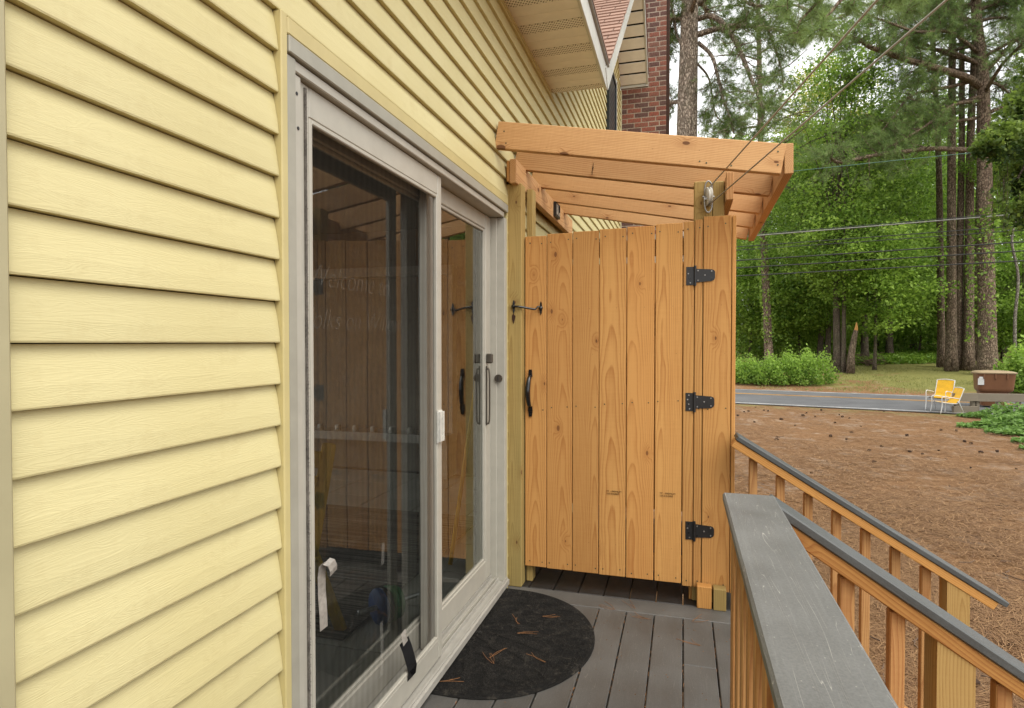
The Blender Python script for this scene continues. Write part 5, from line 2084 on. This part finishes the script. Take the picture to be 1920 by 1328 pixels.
# vine curtain hanging at the upper right
def vine():
    base = ground_at(1985, 15)
    root = empty("vine_covered_tree", base)
    tag(root, "tree smothered in dark leafy vines at the upper right", "tree")
    C, tn = [], []
    strands = []
    blobs = [(1962, 235, .95, 1.2), (1900, 270, .62, .45), (1848, 278, .30, .20), (1925, 195, .42, .42), (1950, 335, .70, .62), (1908, 335, .36, .36), (1935, 395, .36, .36), (1985, 130, .8, .9), (1870, 255, .35, .28)]
    for (px, py, rx, rz) in blobs:
        c_ = at(px, py, 15 + random.uniform(-.3, .8))
        n = int(4200 * rx * rz) + 260
        d = rng.normal(0, 1, (n, 3))
        d /= np.linalg.norm(d, axis=1, keepdims=True)
        rad = rng.uniform(.55, 1.0, (n, 1)) ** .5
        wob = 1 + .25 * np.sin(d[:, :1] * 7 + 3 * d[:, 2:]) + .15 * np.sin(d[:, 1:2] * 13)
        p = np.array(tuple(c_)) + d * rad * wob * np.array([rx, rx, rz])
        C.append(p)
        tn.append(np.clip(.45 + .4 * d[:, 2] + rng.normal(0, .15, n), 0, 1))  # light from above put into the tint: upper leaves paler, lower ones darker
    for k in range(26):
        px, py = random.uniform(1850, 1935), random.uniform(300, 390)
        s0 = at(px, py, 14.6 + random.uniform(0, 1))
        ln = random.uniform(.3, 1.0)
        for j in range(int(ln * 42)):
            q = random.random()
            C.append(np.array([[s0.x + random.gauss(0, .06), s0.y + random.gauss(0, .06), s0.z - q * ln]]))
            tn.append(np.array([random.uniform(.2, .9)]))
        strands.append(tube_geo([s0 + Vector((0, 0, .3)), s0, s0 + Vector((random.uniform(-.05, .05), 0, -ln))], .006, 4, False))
    C = np.concatenate(C)
    V, F_, tt = leaves_at(C - np.array(tuple(base)), .062, .35, np.concatenate(tn))
    me = fast_mesh("crown", V, F_, 'leaf_dark', tt, 4)
    link(bpy.data.objects.new("crown", me), root, Matrix.Translation(base))
    top = at(1965, 60, 15)
    T = spline([base, base.lerp(top, .4) + Vector((.1, 0, 0)), top, top + Vector((0, 0, 1.5))], 5)
    g_ = [tube_geo(T, [.24 - .15 * i / (len(T) - 1) for i in range(len(T))], 10)] + strands
    for (px, py, rx, rz) in blobs:
        e = at(px, py, 15)
        g_.append(tube_geo([T[8], T[8].lerp(e, .5), e], [.06, .04, .02], 6, False))
    v, f = join(*g_)
    mobj("trunk", [Vector(x) - base for x in v], f, 'bark_dark', root, Matrix.Translation(base), True)


vine()


# overhanging pine spray near the top centre of the opening
def near_spray():
    base = at(1560, -420, 11)
    g_ = at(2230, 664, 7.5)
    g_.z = -.75
    root = empty("pine_tree", g_)
    tag(root, "long needled pine sprays hanging in at the top above the clothesline", "tree", "trees along the road")
    trunk = spline([g_, g_ + Vector((0, 0, 4.5)), g_ + Vector((-.05, 0, 8)), g_ + Vector((0, 0, 10.5))], 5)
    geos = [tube_geo(trunk, [.22 - .10 * i / (len(trunk) - 1) for i in range(len(trunk))], 12)]
    tufts, dirs = [], []
    ends = [(1495, 62), (1530, 30), (1560, -10), (1600, 10), (1655, 15), (1690, -5), (1510, 5), (1475, 20), (1540, 60), (1620, -30), (1700, 25)]
    hub = trunk[-2]
    for (px, py) in ends:
        e = at(px, py, random.uniform(7.6, 9.2))
        P = spline([hub, hub.lerp(e, .5) + Vector((0, 0, .5)), e + Vector((.25, .2, .45)), e], 4)
        rs = [.05 - .042 * i / (len(P) - 1) for i in range(len(P))]
        geos.append(tube_geo(P, rs, 6))
        for k in range(9):
            i = random.randint(int(len(P) * .72), len(P) - 2)
            p = P[i].lerp(P[i + 1], random.random())
            d = Vector((random.gauss(0, 1), random.gauss(0, 1), random.gauss(-.1, .6))).normalized()
            q = p + d * random.uniform(.08, .28)
            geos.append(tube_geo([p, p.lerp(q, .5) + Vector((0, 0, .02)), q], [.007, .006, .005], 4, False))
            for s_ in range(2):
                tufts.append(p.lerp(q, .75 + .25 * s_))
                dirs.append((d + Vector((0, 0, -.15))).normalized())
        tufts.append(e)
        dirs.append((P[-1] - P[-2]).normalized())
    v, f = join(*geos)
    mobj("trunk", [Vector(x) - g_ for x in v], f, 'bark', root, Matrix.Translation(g_), True)
    V, F_, tt = needles_at(np.array([tuple(x - g_) for x in tufts]), np.array([tuple(x) for x in dirs]), 55, .20, .0022)
    me = fast_mesh("crown", V, F_, 'needle', np.clip(tt + .15, 0, 1))
    link(bpy.data.objects.new("crown", me), root, Matrix.Translation(g_))


near_spray()


# hedge bush by the road, ground ivy, ferns, grass, brush heap, far wood
def mass(name, label, cat, C, size, mat, up, kind=None, tint=None):
    V, F_, tt = leaves_at(C, size, up, tint)
    me = fast_mesh(name, V, F_, mat, tt, 4)
    o = link(bpy.data.objects.new(name, me))
    tag(o, label, cat, None, kind)
    return o


def bush(label, pxs, t, rx, rz, n, mat='leaf', size=.07):
    C, tn = [], []
    stems = []
    for (px, tt_, sx, sz) in pxs:
        g_ = ground_at(px, tt_)
        k = int(n * sx * sz)
        d = rng.normal(0, 1, (k, 3))
        d[:, 2] = np.abs(d[:, 2])
        d /= np.linalg.norm(d, axis=1, keepdims=True)
        wob = 1 + .16 * np.sin(d[:, :1] * 9 + 4 * d[:, 2:]) + .1 * np.sin(d[:, 1:2] * 17)
        C.append(np.array(tuple(g_)) + np.array([0, 0, .05]) + d * (rng.uniform(.62, 1.02, (k, 1)) + .16 * rng.uniform(0, 1, (k, 1)) ** 2 * (np.sin(d[:, :1] * 31 + d[:, 1:2] * 23) > .3)) * wob * np.array([rx * sx, rx * sx, rz * sz]))
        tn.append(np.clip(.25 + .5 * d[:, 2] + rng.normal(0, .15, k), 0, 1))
        for _ in range(5):
            stems.append(tube_geo([g_, g_ + Vector((random.uniform(-.4, .4), random.uniform(-.4, .4), rz * sz * .7))], [.03, .012], 5, False))
    r = empty("shrub", ground_at(pxs[0][0], pxs[0][1]))
    tag(r, label, "shrub")
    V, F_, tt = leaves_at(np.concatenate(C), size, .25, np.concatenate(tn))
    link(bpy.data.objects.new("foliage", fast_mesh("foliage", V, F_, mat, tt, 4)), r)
    mobj("stems", *join(*stems), 'bark_dark', r)


bush("long rounded green hedge bush across the road beside the shower wall", [(1388, 29.6, 1.0, .85), (1420, 29.0, 1.05, .9), (1455, 28.6, 1.1, 1.0), (1490, 28.4, 1.1, 1.12), (1522, 28.4, 1.0, 1.1), (1372, 30, 1, .9)], 29, 1.05, 1.28, 2300, 'leaf', .06)
bush("leafy oak sapling at the right edge behind the rubbish bin", [(1915, 24, .7, 1.3), (1905, 26, .8, 1.0), (1940, 24, 1, 1.4)], 25, 1.0, 1.3, 1300, 'leaf', .085)


def ivy_bed():
    n = 26000
    px = rng.uniform(1690, 2060, n)
    t = rng.uniform(11.0, 18.3, n)
    x = CAM.x + t * (FW.x + RT.x * (px - 960) / FPX)
    y = t * (FW.y + RT.y * (px - 960) / FPX)
    py = 642 + 2.11 * FPX / t
    # bed boundary in plan: a wavy line
    bx = 7.75 + .14 * (y - 15) ** 2 * .35 + .35 * np.sin(y * 2.1) + .22 * np.sin(y * 5.3)
    ok = (x > bx) & (y + .24 * x < 22.6)
    x, y = x[ok], y[ok]
    n = len(x)
    edge = np.clip((x - bx[ok]) / 1.2, .15, 1)
    h = (.10 + .34 * (.5 + .5 * np.sin(x * 3.1 + np.sin(y * 2.2)) * np.sin(y * 2.7))) * edge + .03
    z = -.75 + h * rng.uniform(.25, 1.15, n)
    C = np.stack([x, y, z], -1)
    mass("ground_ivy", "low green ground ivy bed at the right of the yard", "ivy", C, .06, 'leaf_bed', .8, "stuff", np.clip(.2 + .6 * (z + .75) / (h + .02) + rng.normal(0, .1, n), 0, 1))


ivy_bed()


def ferns():
    n = 9000
    px = rng.uniform(1600, 1775, n)
    t = rng.uniform(36, 43, n)
    C = np.empty((n, 3))
    for i in range(n):
        g_ = ground_at(px[i], t[i])
        C[i] = (g_.x, g_.y, g_.z + rng.uniform(.02, .42))
    mass("ferns", "bright green fern patch in front of the dark wood", "ferns", C, .09, 'leaf_fern', .5, "stuff")


ferns()


def undergrowth():
    n = 30000
    px = rng.uniform(1370, 1990, n)
    t = rng.uniform(41, 62, n)
    C = np.empty((n, 3))
    for i in range(n):
        g_ = ground_at(px[i], t[i])
        C[i] = (g_.x, g_.y, g_.z + abs(rng.normal(0, 1.5)))
    mass("undergrowth", "shadowy green undergrowth along the floor of the wood", "undergrowth", C, .12, 'leaf', .4, "stuff")


undergrowth()


def far_wood():
    n_cl = 900
    C = []
    for i in range(n_cl):
        px = rng.uniform(1290, 2050)
        t = rng.uniform(60, 85)
        g_ = ground_at(px, t)
        C.append((g_.x, g_.y, g_.z + rng.uniform(.5, 17 + 6 * math.sin(px * .03))))
    C = np.array(C)
    tn = np.repeat(rng.uniform(.05, .8, n_cl), 55)
    C = np.repeat(C, 55, 0) + rng.normal(0, 1, (n_cl * 55, 3)) * np.array([1.2, 1.2, .8])
    mass("treeline", "distant green wood closing the view behind the trunks", "wood", C, .20, 'leaf', .4, "stuff", tn)


far_wood()


def grass():
    n = 14000
    px = rng.uniform(1420, 1990, n)
    t = rng.uniform(24.5, 37, n)
    V = np.empty((n, 3, 3))
    keep = np.zeros(n, bool)
    for i in range(n):
        g_ = ground_at(px[i], t[i])
        s = g_.y + .24 * g_.x
        if s > 30.4 and (math.sin(g_.x * .8) + math.sin(g_.y * 1.1 + g_.x * .3) > -.5):
            keep[i] = True
        h = rng.uniform(.04, .12)
        a = rng.uniform(0, 6.28)
        dx, dy = math.cos(a) * .014, math.sin(a) * .014
        V[i, 0] = (g_.x - dx, g_.y - dy, g_.z - .01)
        V[i, 1] = (g_.x + dx, g_.y + dy, g_.z - .01)
        V[i, 2] = (g_.x + rng.normal(0, .04), g_.y + rng.normal(0, .04), g_.z + h)
    V = V[keep]
    m = len(V)
    me = fast_mesh("grass", V.reshape(-1, 3), np.arange(m * 3).reshape(-1, 3), 'grass', rng.uniform(0, 1, m))
    tag(link(bpy.data.objects.new("grass", me)), "short patchy grass on the bank beyond the road", "grass", None, "stuff")


grass()

gb = ground_at(1628, 36)
sticks = []
for i in range(90):
    a = random.uniform(0, 6.28)
    c_ = gb + Vector((random.gauss(0, .45), random.gauss(0, .4), .05 + abs(random.gauss(0, .32))))
    d = Vector((math.cos(a), math.sin(a), random.uniform(-.3, .5))) * random.uniform(.25, .7)
    sticks.append(tube_geo([c_ - d * .5, c_ + Vector((0, 0, .05)), c_ + d * .5], [.02, .018, .008], 4, False))
o = mobj("brush_pile", *join(*sticks), 'stick')
tag(o, "heap of dead brown brushwood by the dark leaning trunk", "brush pile", None, "stuff")
